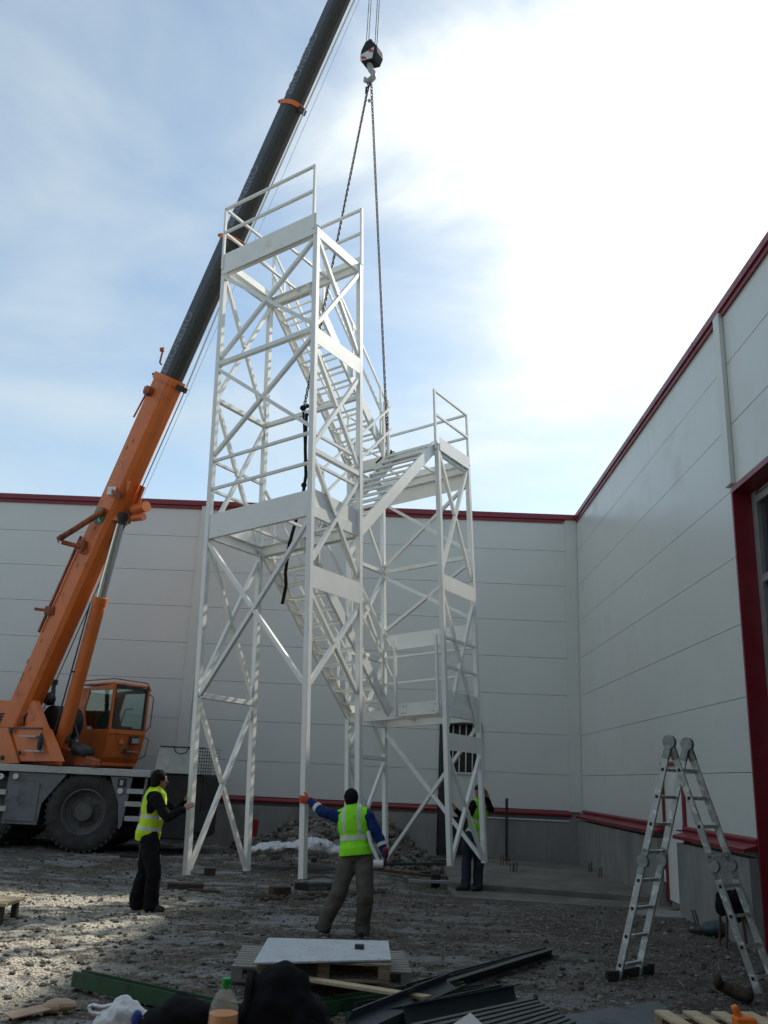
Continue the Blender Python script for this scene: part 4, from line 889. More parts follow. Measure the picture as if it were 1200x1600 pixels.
for k in range(9): z = fbz + (ftz - fbz) * k / 8; mb.tube([(fx1 - .22, CY0 + .2, z), (fx1 + .16, CY0 + .2, z), (fx1 + .16, CY0 + 1.2, z)], .006, 5)
mb.tube([(fx0 + .3, CY0 + .18, ftz), (fx0 + .35, CY0 + .17, ftz - .1), (fx0 + .45, CY0 + .17, ftz - .12), (fx0 + .55, CY0 + .17, ftz - .1), (fx0 + .6, CY0 + .18, ftz)], .01, 6)
mb.build('wire_basket', 'chain', crane)
mb = MB(); mb.box((P(238, 1250, CY0).x, CY0 + .25, .45), (P(312, 1250, CY0).x, CY0 + 2.2, fbz - .002)); mb.build('front_body', 'chassis', crane, bevel=.03)
mb = MB(); mb.box((P(300, 1280, CY0).x, CY0 + .2, .62), (P(325, 1280, CY0).x, CY0 + .5, 1.0)); mb.build('front_bumper', 'chassis', crane)
def wheel(x, y0, sgn=1):
    prof_ = [(.30, .02), (.40, .0), (.46, .05), (.52, .02), (.66, .0), (.735, .035), (.765, .08), (.77, .30), (.765, .36), (.72, .42), (.4, .42)]
    c = V((x, y0, GC + WR - .02)); mb = MB(); mb.lathe([(r_, h_) for r_, h_ in prof_[2:]], c, (0, 1 * sgn, 0), 56, cap=False)
    for k in range(40):                # tread lugs
        a = 2 * math.pi * k / 40
        for (h0, h1, sk) in ((.03, .21, .06), (.23, .41, -.06)):
            u_ = V((math.cos(a), 0, math.sin(a))); v_ = V((math.cos(a + sk), 0, math.sin(a + sk))); tn = V((-math.sin(a), 0, math.cos(a))) * .032
            p_ = c + u_ * .775 + V((0, h0 * sgn, 0)); q_ = c + v_ * .775 + V((0, h1 * sgn, 0)); mb.hexa([p_ - tn - u_ * .05, p_ + tn - u_ * .05, q_ + tn - u_ * .05, q_ - tn - u_ * .05, p_ - tn, p_ + tn, q_ + tn, q_ - tn])
    ty = mb.build('wheel', 'tyre', crane, smooth='auto')
    mb = MB(); mb.lathe([(.46, .055), (.43, .04), (.41, .07), (.38, .16), (.30, .20), (.20, .17), (.19, .06), (.16, .02), (.0, .015)], c, (0, sgn, 0), 40, cap=False); mb.build('rim', 'rim', ty, smooth='auto')
    for k in range(10):
        a = 2 * math.pi * k / 10; mb = MB(); mb.ball(c + V((math.cos(a) * .25, .175 * sgn, math.sin(a) * .25)), .022, 6); mb.build('wheel_nut', 'rim', ty)
wheel(wx, CY0 + .03); wheel(wx, CY0 + CW - .03, -1)
wheel(wx - 2.1, CY0 + .03); wheel(wx - 2.1, CY0 + CW - .03, -1)

# ------------------------------------------------------------------ people
def remesh(mb, vox, sm=4, noise_amp=0., nsc=9.):
    me = bpy.data.meshes.new('tmp'); me.from_pydata([tuple(v) for v in mb.v], [], mb.f)
    b = bmesh.new(); b.from_mesh(me); bmesh.ops.recalc_face_normals(b, faces=b.faces); b.to_mesh(me); b.free()
    o = bpy.data.objects.new('tmp', me); COL.objects.link(o)
    r_ = o.modifiers.new('r', 'REMESH'); r_.mode = 'VOXEL'; r_.voxel_size = vox; r_.use_smooth_shade = True
    s_ = o.modifiers.new('s', 'SMOOTH'); s_.iterations = sm; s_.factor = .5
    dg = bpy.context.evaluated_depsgraph_get(); res = bpy.data.meshes.new_from_object(o.evaluated_get(dg)); bpy.data.objects.remove(o)
    if noise_amp:
        ns = [v.normal.copy() for v in res.vertices]
        for v, n_ in zip(res.vertices, ns):
            q_ = v.co * nsc; k = noise.noise(q_) + .5 * noise.noise(q_ * 2.3) ; v.co += n_ * k * noise_amp
    return res
def meshobj(name, me, mts, parent):
    inv = parent.matrix_basis.inverted() if parent else Matrix.Identity(4); me.transform(inv); me.name = name
    mi_ = [p.material_index for p in me.polygons]; me.materials.clear()
    for a in (mts if isinstance(mts, list) else [mts]): me.materials.append(M[a])
    me.polygons.foreach_set('material_index', mi_)
    o = bpy.data.objects.new(name, me); COL.objects.link(o); o.parent = parent
    me.polygons.foreach_set('use_smooth', [True] * len(me.polygons)); return o
def cap(mb, p, q, r0, r1, n=14):
    mb.ball(p, r0, n); mb.ball(q, r1, n); mb.tube([p, q], [r0, r1], n)
def hand(mb, wr, d_, pn, side, curl=.3, k=1.0):
    # wr wrist, d_ finger direction, pn palm normal (towards what it touches), side: thumb direction
    d_ = d_.normalized(); pn = (pn - d_ * pn.dot(d_)).normalized(); t_ = d_.cross(pn)
    if t_.dot(side) < 0: t_ = -t_
    rot = Matrix((t_, pn, d_)).transposed()
    mb.ball(wr + d_ * .05 * k, V((.043, .018, .058)) * k, 12, rot); mb.ball(wr + d_ * .02 * k, V((.03, .02, .04)) * k, 10, rot)
    for i, (off, ln) in enumerate(((.030, .078), (.010, .088), (-.011, .082), (-.031, .064))):
        a = wr + d_ * .088 * k + t_ * off * k; p = a; ang = curl * (.5 + .12 * i); dd = (d_ * math.cos(ang) + pn * math.sin(ang))
        for j, f_ in enumerate((.45, .32, .23)):
            q_ = p + dd * ln * f_ * k; cap(mb, p, q_, (.0105 - .001 * j) * k, (.0095 - .001 * j) * k, 8); p = q_; ang += curl * 1.0; dd = (d_ * math.cos(ang) + pn * math.sin(ang))
    a = wr + d_ * .03 * k + t_ * .032 * k; b = a + (t_ * .7 + d_ * .6 + pn * .25).normalized() * .042 * k; c = b + (t_ * .3 + d_ * .85 + pn * (.25 + curl * .5)).normalized() * .032 * k
    cap(mb, a, b, .014 * k, .0115 * k, 8); cap(mb, b, c, .0115 * k, .009 * k, 8)

def person(loc, label, J, look, toes, mats_, hands, vest_bands, hat, vmat='hivis', hem=-.10, vertical=False, face=True, group='workers steadying the tower', K=1.0):
    root = thing('person', label, 'person', loc, group=group)
    up = (J['neck'] - J['pelvis']).normalized(); sd = (J['shR'] - J['shL']); sd = (sd - up * sd.dot(up)).normalized(); fw = up.cross(sd)   # sd to the right
    rot = Matrix((sd, fw, up)).transposed()
    hf = look.normalized(); hs = hf.cross(V((0, 0, 1))).normalized(); hu = hs.cross(hf); hrot = Matrix((hs, hf, hu)).transposed(); hc = J['head']
    tl = (J['neck'] - J['pelvis']).length
    def tp(s_, f_, k): return J['pelvis'] + sd * s_ + fw * f_ + up * (tl * k)
    b = MB()
    b.ball(tp(0, 0, .72), (.155, .105, .20), 16, rot); b.ball(tp(0, 0, .35), (.135, .095, .17), 16, rot); b.ball(tp(0, -.01, .02), (.155, .115, .13), 16, rot)
    cap(b, J['neck'] - up * .05, hc - hu * .05 - hf * .01, .062, .055)
    for k in 'LR':
        cap(b, tp((.06 if k == 'R' else -.06), 0, .93), J['sh' + k], .065, .058); cap(b, J['sh' + k], J['el' + k], .052, .040); cap(b, J['el' + k], J['wr' + k], .042, .027)
        cap(b, J['hip' + k], J['kn' + k], .088, .058); cap(b, J['kn' + k], J['an' + k], .056, .040); cap(b, J['an' + k] + V((0, 0, -.03)), J['an' + k] + toes[k] * .10 + V((0, 0, -.055)), .034, .022)
        h_ = hands[k]; hand(b, J['wr' + k], h_[0], h_[1], h_[2], h_[3])
    # head with face
    b.ball(hc + hu * .02 - hf * .012, (.077, .098, .102), 18, hrot); b.ball(hc - hu * .045 + hf * .025, (.058, .066, .072), 14, hrot); b.ball(hc - hu * .098 + hf * .055, (.028, .028, .022), 10, hrot)
    cap(b, hc + hf * .083 + hu * .018, hc + hf * .108 - hu * .022, .012, .016, 10); b.ball(hc + hf * .080 + hu * .032, (.055, .016, .012), 10, hrot)
    for sg in (1, -1): b.ball(hc + hs * sg * .076 - hf * .01 - hu * .005, (.012, .022, .033), 8, hrot); b.ball(hc + hs * sg * .038 + hf * .062 - hu * .02, (.022, .02, .02), 8, hrot)
    cap(b, hc + hf * .083 - hu * .058 + hs * .018, hc + hf * .083 - hu * .058 - hs * .018, .011, .011, 8)
    meshobj('body', remesh(b, .0075, 2), 'skin', root)
    if face:
        for sg in (1, -1):
            e = MB(); e.ball(hc + hs * sg * .031 + hf * .079 + hu * .006, .0125, 10); e.build('eye', 'emblem_white', root, smooth=True)
            e = MB(); e.ball(hc + hs * sg * .031 + hf * .0885 + hu * .006, .0055, 8); e.build('pupil', 'dark', root, smooth=True)
    # hair / cap
    b = MB()
    if hat == 'hair':
        b.ball(hc + hu * .040 - hf * .022, (.094, .112, .104), 18, hrot); b.ball(hc - hf * .060 - hu * .03, (.086, .064, .095), 14, hrot); cap(b, hc - hf * .06 - hu * .095, hc - hf * .055 - hu * .05, .055, .065)
        for sg in (1, -1): b.ball(hc + hs * sg * .066 - hf * .03 + hu * .0, (.026, .045, .06), 10, hrot)
        me = remesh(b, .008, 2, .008, 26)
    else:
        b.ball(hc + hu * .030 - hf * .014, (.090, .110, .108), 18, hrot); b.ball(hc - hf * .045 - hu * .0, (.086, .075, .07), 14, hrot); b.ball(hc + hf * .03 + hu * .05, (.08, .078, .05), 12, hrot)
        me = remesh(b, .008, 3, .004, 22)
    bm = bmesh.new(); bm.from_mesh(me)
    co, no = (hc + hu * .035 + hf * .058, (hf * .95 - hu * .30)) if hat == 'hair' else (hc - hu * .022 - hf * .02, (-hu - hf * -.35))
    bmesh.ops.bisect_plane(bm, geom=bm.verts[:] + bm.edges[:] + bm.faces[:], plane_co=co, plane_no=no.normalized(), clear_outer=True)
    bmesh.ops.holes_fill(bm, edges=bm.edges[:], sides=0); bm.to_mesh(me); bm.free()
    meshobj('hair' if hat == 'hair' else 'knit_cap', me, 'hair' if hat == 'hair' else 'blackcloth', root)
    if hat != 'hair':
        b = MB(); b.ball(hc - hf * .050 - hu * .045, (.066, .038, .030), 12, hrot); b.ball(hc - hf * .03 - hu * .03, (.080, .055, .04), 12, hrot); meshobj('hair', remesh(b, .008, 2, .003, 30), 'hair', root)
    # trousers
    b = MB(); b.ball(tp(0, -.01, .02), V((.170, .130, .135)) * K, 16, rot); b.ball(tp(0, 0, .16), V((.152, .115, .09)) * K, 14, rot)
    for k in 'LR':
        cap(b, J['hip' + k], J['kn' + k], .118 * K, .092 * K); cap(b, J['kn' + k], J['an' + k] + V((0, 0, .03)), .092 * K, .084 * K); cap(b, J['an' + k] + V((0, 0, .03)), J['an' + k] + V((0, 0, -.035)) + toes[k] * .01, .084 * K, .088 * K)
    meshobj('trousers', remesh(b, .010, 3, .012, 8), mats_['trousers'], root)
    for k in 'LR':
        b = MB(); a = J['an' + k]; cap(b, a + V((0, 0, -.02)), a + V((0, 0, -.055)), .052 * K, .05 * K); cap(b, a + V((0, 0, -.058)) - toes[k] * .035, a + toes[k] * .17 + V((0, 0, -.066)), .045 * K, .038 * K); b.ball(a + toes[k] * .11 + V((0, 0, -.055)), .045, 12)
        me = remesh(b, .008, 2)
        zf = a.z - .10
        for v in me.vertices: v.co.z = max(v.co.z, zf)
        meshobj('boot', me, 'boot', root)
    # jacket
    b = MB(); b.ball(tp(0, 0, .72), V((.180, .130, .215)) * K, 16, rot); b.ball(tp(0, 0, .35), V((.160, .118, .19)) * K, 16, rot); b.ball(tp(0, -.01, .08), V((.172, .132, .12)) * K, 16, rot)
    cap(b, J['neck'] - up * .06, J['neck'] + up * .005, .095 * K, .074 * K)
    for k in 'LR':
        cap(b, tp((.07 if k == 'R' else -.07), 0, .93), J['sh' + k], .080 * K, .078 * K); cap(b, J['sh' + k], J['el' + k], .074 * K, .060 * K); cap(b, J['el' + k], lerp(J['el' + k], J['wr' + k], .96), .060 * K, .042 * K)
    meshobj('jacket', remesh(b, .010, 3, .013, 9), mats_['jacket'], root)
    if mats_.get('armband'):
        for k in 'LR':
            a, c = (J['el' + k], J['wr' + k]); b = MB(); b.tube([lerp(a, c, .30), lerp(a, c, .50)], [.066, .062], 18); b.build('arm_band', 'reflect', root, smooth='auto')
    # vest
    b = MB(); b.ball(tp(0, 0, .70), V((.198, .150, .245)) * K, 18, rot); b.ball(tp(0, 0, .33), V((.184, .140, .22)) * K, 18, rot); b.ball(tp(0, -.015, .02), V((.198, .156, .20)) * K, 18, rot)
    for sg in (1, -1): cap(b, tp(sg * .05, 0, .93), tp(sg * .15, 0, .90), .094 * K, .088 * K)
    me = remesh(b, .011, 3, .011, 7); bm = bmesh.new(); bm.from_mesh(me)
    def cut(co, no, clear=False):
        bmesh.ops.bisect_plane(bm, geom=bm.verts[:] + bm.edges[:] + bm.faces[:], plane_co=co, plane_no=no, clear_outer=clear)
    cut(tp(0, 0, hem), -up, True); cut(tp(.178 * K, 0, 0), sd, False); cut(tp(-.178 * K, 0, 0), -sd, False)
    for k0, k1 in vest_bands: cut(tp(0, 0, k0), up); cut(tp(0, 0, k1), up)
    if vertical:
        for s_ in (.115, .075, -.075, -.115): cut(tp(s_, 0, 0), sd)
    ngo = []
    for f_ in bm.faces:
        c = f_.calc_center_median() - J['pelvis']; h_ = c.dot(up) / tl; s_ = c.dot(sd); fo = c.dot(fw)
        rf = any(k0 < h_ < k1 for k0, k1 in vest_bands) or (vertical and .075 < abs(s_) < .115 and h_ > vest_bands[0][0])
        f_.material_index = 1 if rf else 0
        if (abs(s_) > .178 * K and h_ > .50) or (h_ > .82 and ((s_ / .075) ** 2 + ((fo - .03) / .10) ** 2 < 1)) : ngo.append(f_)
    bmesh.ops.delete(bm, geom=ngo, context='FACES'); bm.to_mesh(me); bm.free()
    o = meshobj('vest', me, [vmat, 'reflect'], root); s_ = o.modifiers.new('s', 'SOLIDIFY'); s_.thickness = .005
    if mats_.get('glove'):
        for k, mt in mats_['glove'].items():
            b = MB(); h_ = hands[k]; hand(b, J['wr' + k], h_[0], h_[1], h_[2], h_[3], 1.18); cap(b, J['wr' + k], J['wr' + k] - h_[0].normalized() * .05, .036, .042); meshobj('glove', remesh(b, .006, 2), mt, root)
    return root

# left worker, both hands on the nearest left leg
Yp = 12.82
J = dict(pelvis=P(233, 1303, Yp), neck=P(244, 1239, Yp), head=P(250, 1219, Yp - .02),
         shR=P(243, 1248, 12.63), shL=P(250, 1246, 13.0), elR=P(262, 1277, 12.58), elL=P(272, 1272, 13.05), wrR=P(287, 1265, 12.62), wrL=P(289, 1253, 12.93),
         hipR=P(233, 1310, 12.72), hipL=P(235, 1310, 12.92), knR=P(240, 1362, 12.68), anR=P(236, 1412, 12.74), knL=P(226, 1362, 12.95), anL=P(213, 1408, 12.95))
J['anR'].z = gz(J['anR'].x, J['anR'].y) + .11; J['anL'].z = gz(J['anL'].x, J['anL'].y) + .11
person((J['pelvis'].x, J['pelvis'].y, 0), 'dark-haired worker in yellow vest with both bare hands on the leftmost tower leg', J, V((.90, .42, .0)), dict(R=V((.93, -.3, 0)).normalized(), L=V((.96, .2, 0)).normalized()),
       dict(trousers='blackcloth', jacket='blackcloth'), dict(R=(V((.75, .25, .55)), V((.5, .9, -.2)), V((-.3, 0, 1)), .35), L=(V((.25, -.1, 1)), V((1, 0, -.15)), V((0, -1, 0)), .15)),
       [(.10, .19), (.38, .47)], 'hair', vmat='hivis_y', hem=-.16, K=1.14)

# middle worker, seen from behind, left arm stretched out to the front leg
hl = TM @ T(W, 0, 0); hz_ = P(470, 1248, 11.7).z
lz = (hz_ - hl.z); leg_pt = TM @ T(W, 0, lz)
J = dict(pelvis=P(556, 1335, 11.38), neck=P(552, 1268, 11.42), head=P(548, 1249, 11.45),
         shL=P(532, 1277, 11.44), shR=P(576, 1278, 11.36), elL=P(505, 1270, 11.52), wrL=leg_pt + V((.075, -.085, -.015)), elR=P(593, 1310, 11.28), wrR=P(602, 1336, 11.2),
         hipL=P(545, 1343, 11.40), hipR=P(568, 1343, 11.36), knL=P(528, 1398, 11.30), anL=P(508, 1452, 11.32), knR=P(571, 1400, 11.22), anR=P(566, 1455, 11.32))
for k in 'LR': J['an' + k].z = gz(J['an' + k].x, J['an' + k].y) + .11
person((J['pelvis'].x, J['pelvis'].y, 0), 'worker seen from behind in navy jacket, orange-gloved hand on the front leg', J, V((-.25, .95, .05)), dict(R=V((.15, 1, 0)).normalized(), L=V((-.55, .85, 0)).normalized()),
       dict(trousers='trouser', jacket='navy', armband=True, glove=dict(L='glove', R='gloved')), dict(L=(V((-.95, .12, .10)), V((.05, 1, 0)), V((.1, -.1, 1)), 1.05), R=(V((.0, .1, -1)), V((-1, .2, 0)), V((0, 1, 0)), .6)),
       [(.33, .43)], 'cap', vmat='hivis', hem=-.02, vertical=True, K=1.06)
p = J['wrR'] + V((-.05, .0, -.10)); mb = MB(); mb.tube([p + V((-.09, -.02, .0)), p + V((.03, -.02, 0))], .045, 16); mb.tube([p + V((-.02, -.02, .02)), p + V((-.13, .0, .22)), p + V((-.17, .02, .36))], .022, 8)
origin(tag(mb.build('glue_gun', 'emblem_white', smooth='auto'), 'small white tool held in the dark red glove of the middle worker', 'hand tool'), p)

# right worker behind the far right legs
J = dict(pelvis=P(743, 1306, 16.3), neck=P(750, 1252, 16.25), head=P(749, 1237, 16.23), shR=P(738, 1260, 16.1), shL=P(761, 1259, 16.35), elR=P(722, 1276, 16.0), wrR=P(711, 1264, 15.65), elL=P(767, 1264, 16.15), wrL=P(760, 1246, 16.0),
         hipR=P(733, 1309, 16.2), hipL=P(746, 1309, 16.3), knR=P(729, 1345, 16.2), anR=P(728, 1380, 16.15), knL=P(748, 1345, 16.25), anL=P(747, 1381, 16.2))
for k in 'LR': J['an' + k].z = .045 + .105
person((J['pelvis'].x, J['pelvis'].y, 0), 'worker in blue jeans standing on the concrete step behind the rightmost tower legs', J, V((-.5, -.8, .1)), dict(R=V((-.9, -.45, 0)).normalized(), L=V((-.6, -.8, 0)).normalized()),
       dict(trousers='jeans', jacket='blackcloth'), dict(R=(V((-.3, -.6, .7)), V((-.6, -.4, 0)), V((0, 0, 1)), .4), L=(V((-.1, -.4, 1)), V((-.6, -.6, 0)), V((1, 0, 0)), .4)),
       [(.10, .19), (.40, .49)], 'cap', vmat='hivis', hem=-.10)

# ------------------------------------------------------------------ ladder
FL = G(965, 1530); FR_ = G(1186, 1553); wv = V((.27, .24, 0)); HT = P(1046, 1158, (FL.y + FR_.y) / 2 + .05)
lad = thing('folding_ladder', 'paint-spattered aluminium folding ladder standing open in an A on the right', 'ladder', (HT.x, HT.y, 0))
def leaf(foot, top, name):
    foot = V(foot); top = V(top); d_ = (top - foot).normalized(); md = lerp(foot, top, .48); n_ = wv.normalized()
    for side in (0, 1):
        o_ = wv * side
        for a, b in ((foot, md - d_ * .06), (md + d_ * .06, top - d_ * .09)):
            mb = MB(); mb.bar(a + o_, b + o_, .028, .072, d_.cross(n_)) if False else None
            mb.bar(a + o_, b + o_, .072, .028, n_); mb.build('side_rail', 'alurail', lad, bevel=.003)
        mb = MB(); mb.lathe([(.065, -.022), (.065, .022)], md + o_, n_, 20); mb.bar(md - d_ * .13 + o_, md + d_ * .13 + o_, .06, .035, n_); mb.build('mid_hinge', 'hinge', lad, smooth='auto', bevel=.003)
        for k in range(8):
            t_ = (.055 + .115 * k) if k < 4 else (.52 + .118 * (k - 4)); c = lerp(foot, top, t_) + o_
            s_ = -1 if side == 0 else 1
            mb = MB(); mb.bar(c + n_ * s_ * .0145, c + n_ * s_ * .017, .032, .032, d_); mb.build('rung_end', 'dark', lad)
    for k in range(8):
        t_ = (.055 + .115 * k) if k < 4 else (.52 + .118 * (k - 4)); c = lerp(foot, top, t_); mb = MB(); mb.bar(c + n_ * .014, c + wv - n_ * .014, .03, .03, d_); mb.build('rung', 'alurail', lad)
tl_ = (HT - FL).normalized(); 
leaf(FL, HT, 'a'); leaf(FR_, HT, 'b')
for side in (0, 1):
    c = HT + wv * side; mb = MB(); n_ = wv.normalized()
    mb.lathe([(.072, -.024), (.072, .024)], c + V((0, 0, -.01)), n_, 24); dl_ = (FL - HT).normalized(); dr_ = (FR_ - HT).normalized()
    mb.bar(c, c + dl_ * .19, .078, .036, n_); mb.bar(c, c + dr_ * .19, .078, .040, n_); mb.build('top_hinge', 'hinge', lad, smooth='auto', bevel=.004)
mb = MB(); a = FL - wv.normalized() * .12 + V((0, 0, .045)); mb.bar(a, a + wv.normalized() * .70, .055, .075); mb.build('stabiliser_bar', 'dsteel', lad, bevel=.006)
for k in (0., .70):
    mb = MB(); q_ = a + wv.normalized() * k; mb.box((q_.x - .045, q_.y - .045, .0), (q_.x + .045, q_.y + .045, .095)); mb.build('rubber_foot', 'black', lad, bevel=.008)

# ------------------------------------------------------------------ pallets and board
def pallet(name, label, o_, ax, L_, W_, n_, mt, mtb, th=.02, hh=.144, group=None, sw=.1):
    ax = V(ax).normalized(); ay = V((-ax.y, ax.x, 0)); t = thing(name, label, 'pallet', o_, group=group); o_ = V(o_)
    def bx(mb, a, b):
        c = []
        for z in (a[2], b[2]):
            for x, y in ((a[0], a[1]), (b[0], a[1]), (b[0], b[1]), (a[0], b[1])): c.append(o_ + ax * x + ay * y + V((0, 0, z)))
        mb.hexa(c)
    for k in range(n_):
        y = (W_ - sw) * k / (n_ - 1); mb = MB(); j = rnd.uniform(-.008, .008); bx(mb, (j, y, hh - th), (L_ + j, y + sw, hh)); mb.build('deck_board', mt, t, bevel=.003)
    for k in range(3):
        x = (L_ - .1) * k / 2; mb = MB(); bx(mb, (x, 0, hh - 2 * th - .001), (x + .1, W_, hh - th - .001)); mb.build('stringer_board', mtb, t)
        for q_ in range(3):
            y = (W_ - .14) * q_ / 2; mb = MB(); bx(mb, (x, y, th + .001), (x + .1, y + .14, hh - 2 * th - .002)); mb.build('block', mtb, t, bevel=.003)
    for q_ in range(3):
        y = (W_ - .1) * q_ / 2; mb = MB(); bx(mb, (0, y, 0), (L_, y + .1, th)); mb.build('bottom_board', mt, t, bevel=.003)
    return t
a = G(362, 1512, .13); pallet('pallet', 'weathered grey wooden pallet on the ground under the white board', (a.x, a.y - .02, .02), (1, .045, 0), 1.62, 1.0, 9, 'woodg', 'woodg', hh=.13, sw=.085)
a = G(400, 1526, .17); b_ = G(608, 1522, .17)
pallet('pallet', 'smaller brown pallet stacked on the grey one, carrying the white board', (a.x, a.y, .152), (1, .03, 0), b_.x - a.x, .78, 6, 'wood', 'wood', hh=.15)
c4 = [G(396, 1504, .325), G(611, 1499, .325), G(607, 1470, .325), G(419, 1465, .325)]
mb = MB(); mb.hexa([q_ + V((0, 0, -.016)) for q_ in c4] + c4)
origin(tag(mb.build('board', 'board', bevel=.002), 'scratched white board lying on top of the two stacked pallets', 'board'), c4[0])
p = G(562, 1482, .328); mb = MB(); mb.box((p.x - .045, p.y - .03, p.z), (p.x + .04, p.y + .03, p.z + .035)); origin(tag(mb.build('block', 'dsteel', bevel=.004), 'small dark block lying on the white board', 'block'), p)
a = P(470, 1530, 7.9); a.z = .13
def plank(name, p_, q_, w_, h_, mt, label, cat, group=None, up=V((0, 0, 1))):
    mb = MB(); mb.bar(p_, q_, w_, h_, up); o = mb.build(name, mt, bevel=.003); return origin(tag(o, label, cat, group), p_)
def U(name, p_, q_, w_, h_, mt, label, cat, group=None, t_=.008, roll=0.):
    p_ = V(p_); q_ = V(q_); x, y, z = frame(q_ - p_); cr_, sr_ = math.cos(roll), math.sin(roll); x, y = x * cr_ + y * sr_, y * cr_ - x * sr_
    prof_ = [(-w_ / 2, h_ / 2), (-w_ / 2, -h_ / 2), (w_ / 2, -h_ / 2), (w_ / 2, h_ / 2), (w_ / 2 - t_, h_ / 2), (w_ / 2 - t_, -h_ / 2 + t_), (-w_ / 2 + t_, -h_ / 2 + t_), (-w_ / 2 + t_, h_ / 2)]
    mb = MB(); mb.prism(prof_, p_, x, y, z, (q_ - p_).length); o = mb.build(name, mt); return origin(tag(o, label, cat, group), p_)
plank('plank', P(470, 1528, 8.15), P(668, 1559, 7.3), .10, .025, 'woodl', 'pale narrow plank lying aslant in front of the pallets', 'plank')
plank('post_offcut', G(573, 1535, .06), G(573, 1535, .06) + V((.0, .0, .15)), .09, .09, 'woodl', 'short square wooden offcut in front of the pallets', 'offcut', up=V((0, 1, 0)))
# green beam on the left
g0 = G(119, 1532, .06); g1 = G(420, 1600, .06); U('green_beam', g0 + V((0, 0, .02)), g0 + (g1 - g0) * 1.05 + V((0, 0, .02)), .10, .12, 'gsteel', 'dark green steel channel lying on the ground behind the bags', 'beam')
U('green_beam', G(440, 1583, .06), G(716, 1541, .06), .14, .10, 'gsteel', 'dark green steel channel lying across under the heap of channels', 'beam')
U('green_beam', G(540, 1592, .05), G(700, 1596, .05), .07, .07, 'gsteel', 'thin bright green channel in the bottom middle of the yard', 'beam')
# long dark channels
U('steel_channel', G(640, 1544, .14), G(858, 1485, .05), .07, .06, 'dsteel', 'long dark channel reaching furthest out across the gravel, upper of two', 'channel', 'dark channels in a heap')
U('steel_channel', G(660, 1552, .10), G(866, 1487, .05), .08, .07, 'dsteel', 'long dark channel reaching furthest out across the gravel, lower of two', 'channel', 'dark channels in a heap', roll=1.57)
U('steel_channel', G(560, 1600, .30), G(712, 1535, .20), .16, .08, 'bsteel', 'wide blue-grey channel sloping across the top of the heap', 'channel', 'dark channels in a heap', roll=.5)
U('steel_channel', G(600, 1592, .22), G(790, 1548, .12), .10, .07, 'dsteel', 'dark green-grey channel in the middle of the heap', 'channel', 'dark channels in a heap', roll=.3)
U('steel_channel', G(640, 1590, .25), G(812, 1556, .20), .16, .09, 'bsteel', 'blue-grey channel with perforated side at the right of the heap', 'channel', 'dark channels in a heap', roll=1.2)
U('steel_channel', G(560, 1575, .10), G(760, 1545, .08), .08, .07, 'dsteel', 'dark channel lying lowest in the heap behind the others', 'channel', 'dark channels in a heap')
mb = MB()
c = [G(640, 1600, .28), G(830, 1560, .28), G(900, 1600, .28), G(760, 1660, .28)]
mb.hexa([q_ - V((0, 0, .03)) for q_ in c] + c); 
for k in range(9):
    a = lerp(c[3], c[0], (k + .5) / 9); b = lerp(c[2], c[1], (k + .5) / 9); mb.bar(a + V((0, 0, .004)), b + V((0, 0, .004)), .04, .012)
origin(tag(mb.build('ribbed_sheet', 'dsteel'), 'dark ribbed sheet lying over the front of the channel heap', 'metal sheet'), c[0])
mb = MB(); c = [G(835, 1592, .22), G(1030, 1563, .22), G(1060, 1600, .22), G(900, 1660, .22)]; mb.hexa([q_ - V((0, 0, .05)) for q_ in c] + c)
origin(tag(mb.build('metal_sheet', 'bsteel', bevel=.006), 'smooth blue-grey sheet lying flat left of the slatted pallet', 'metal sheet'), c[0])
mb = MB(); c = [P(735, 1582, 5.9), P(760, 1606, 5.6), P(690, 1612, 5.6)]; mb.add(c + [q_ + V((.02, .05, -.04)) for q_ in c], [(0, 1, 2), (5, 4, 3), (0, 3, 4, 1), (1, 4, 5, 2), (2, 5, 3, 0)])
origin(tag(mb.build('corner_plate', 'steel'), 'pointed grey plate corner sticking up at the bottom of the channel heap', 'plate'), c[1])
# slatted pale pallet bottom right
a = P(1022, 1577, 5.5); pz = a.z; pallet('slatted_pallet', 'pallet of pale slats with dark gaps in the bottom right corner', (a.x, a.y, pz - .145), (.10, -1, 0), 1.0, 1.25, 8, 'woodl', 'wood', sw=.085)
mb = MB(); mb.box((a.x + .05, a.y - .8, 0.0), (a.x + 1.1, a.y - .12, pz - .147)); origin(tag(mb.build('crate', 'wood', bevel=.006), 'wooden crate under the slatted pallet in the bottom right corner', 'crate'), (a.x + .5, a.y - .5, 0))
p = P(1160, 1574, 5.2); mb = MB(); mb.box((p.x - .05, p.y - .04, pz + .002), (p.x + .06, p.y + .04, pz + .05)); mb.tube([(p.x - .02, p.y, pz + .04), (p.x - .045, p.y, pz + .10)], .022, 8); origin(tag(mb.build('orange_tool', 'fieryorange', bevel=.01), 'bright orange tool body lying on the pale slats', 'power tool'), (p.x, p.y, pz))
p = G(1128, 1535, .1); mb = MB(); mb.ball(G(1121, 1532, .15), (.045, .05, .06), 10); cap(mb, G(1123, 1540, .10), G(1148, 1548, .07), .05, .07, 10); cap(mb, G(1148, 1548, .07), G(1168, 1556, .05), .07, .06, 10); origin(tag(meshobj('bundle', remesh(mb, .012, 2, .01, 12), 'brown', None), 'dark brown bundle on the ground beside the right ladder foot', 'bundle'), (p.x, p.y, 0))

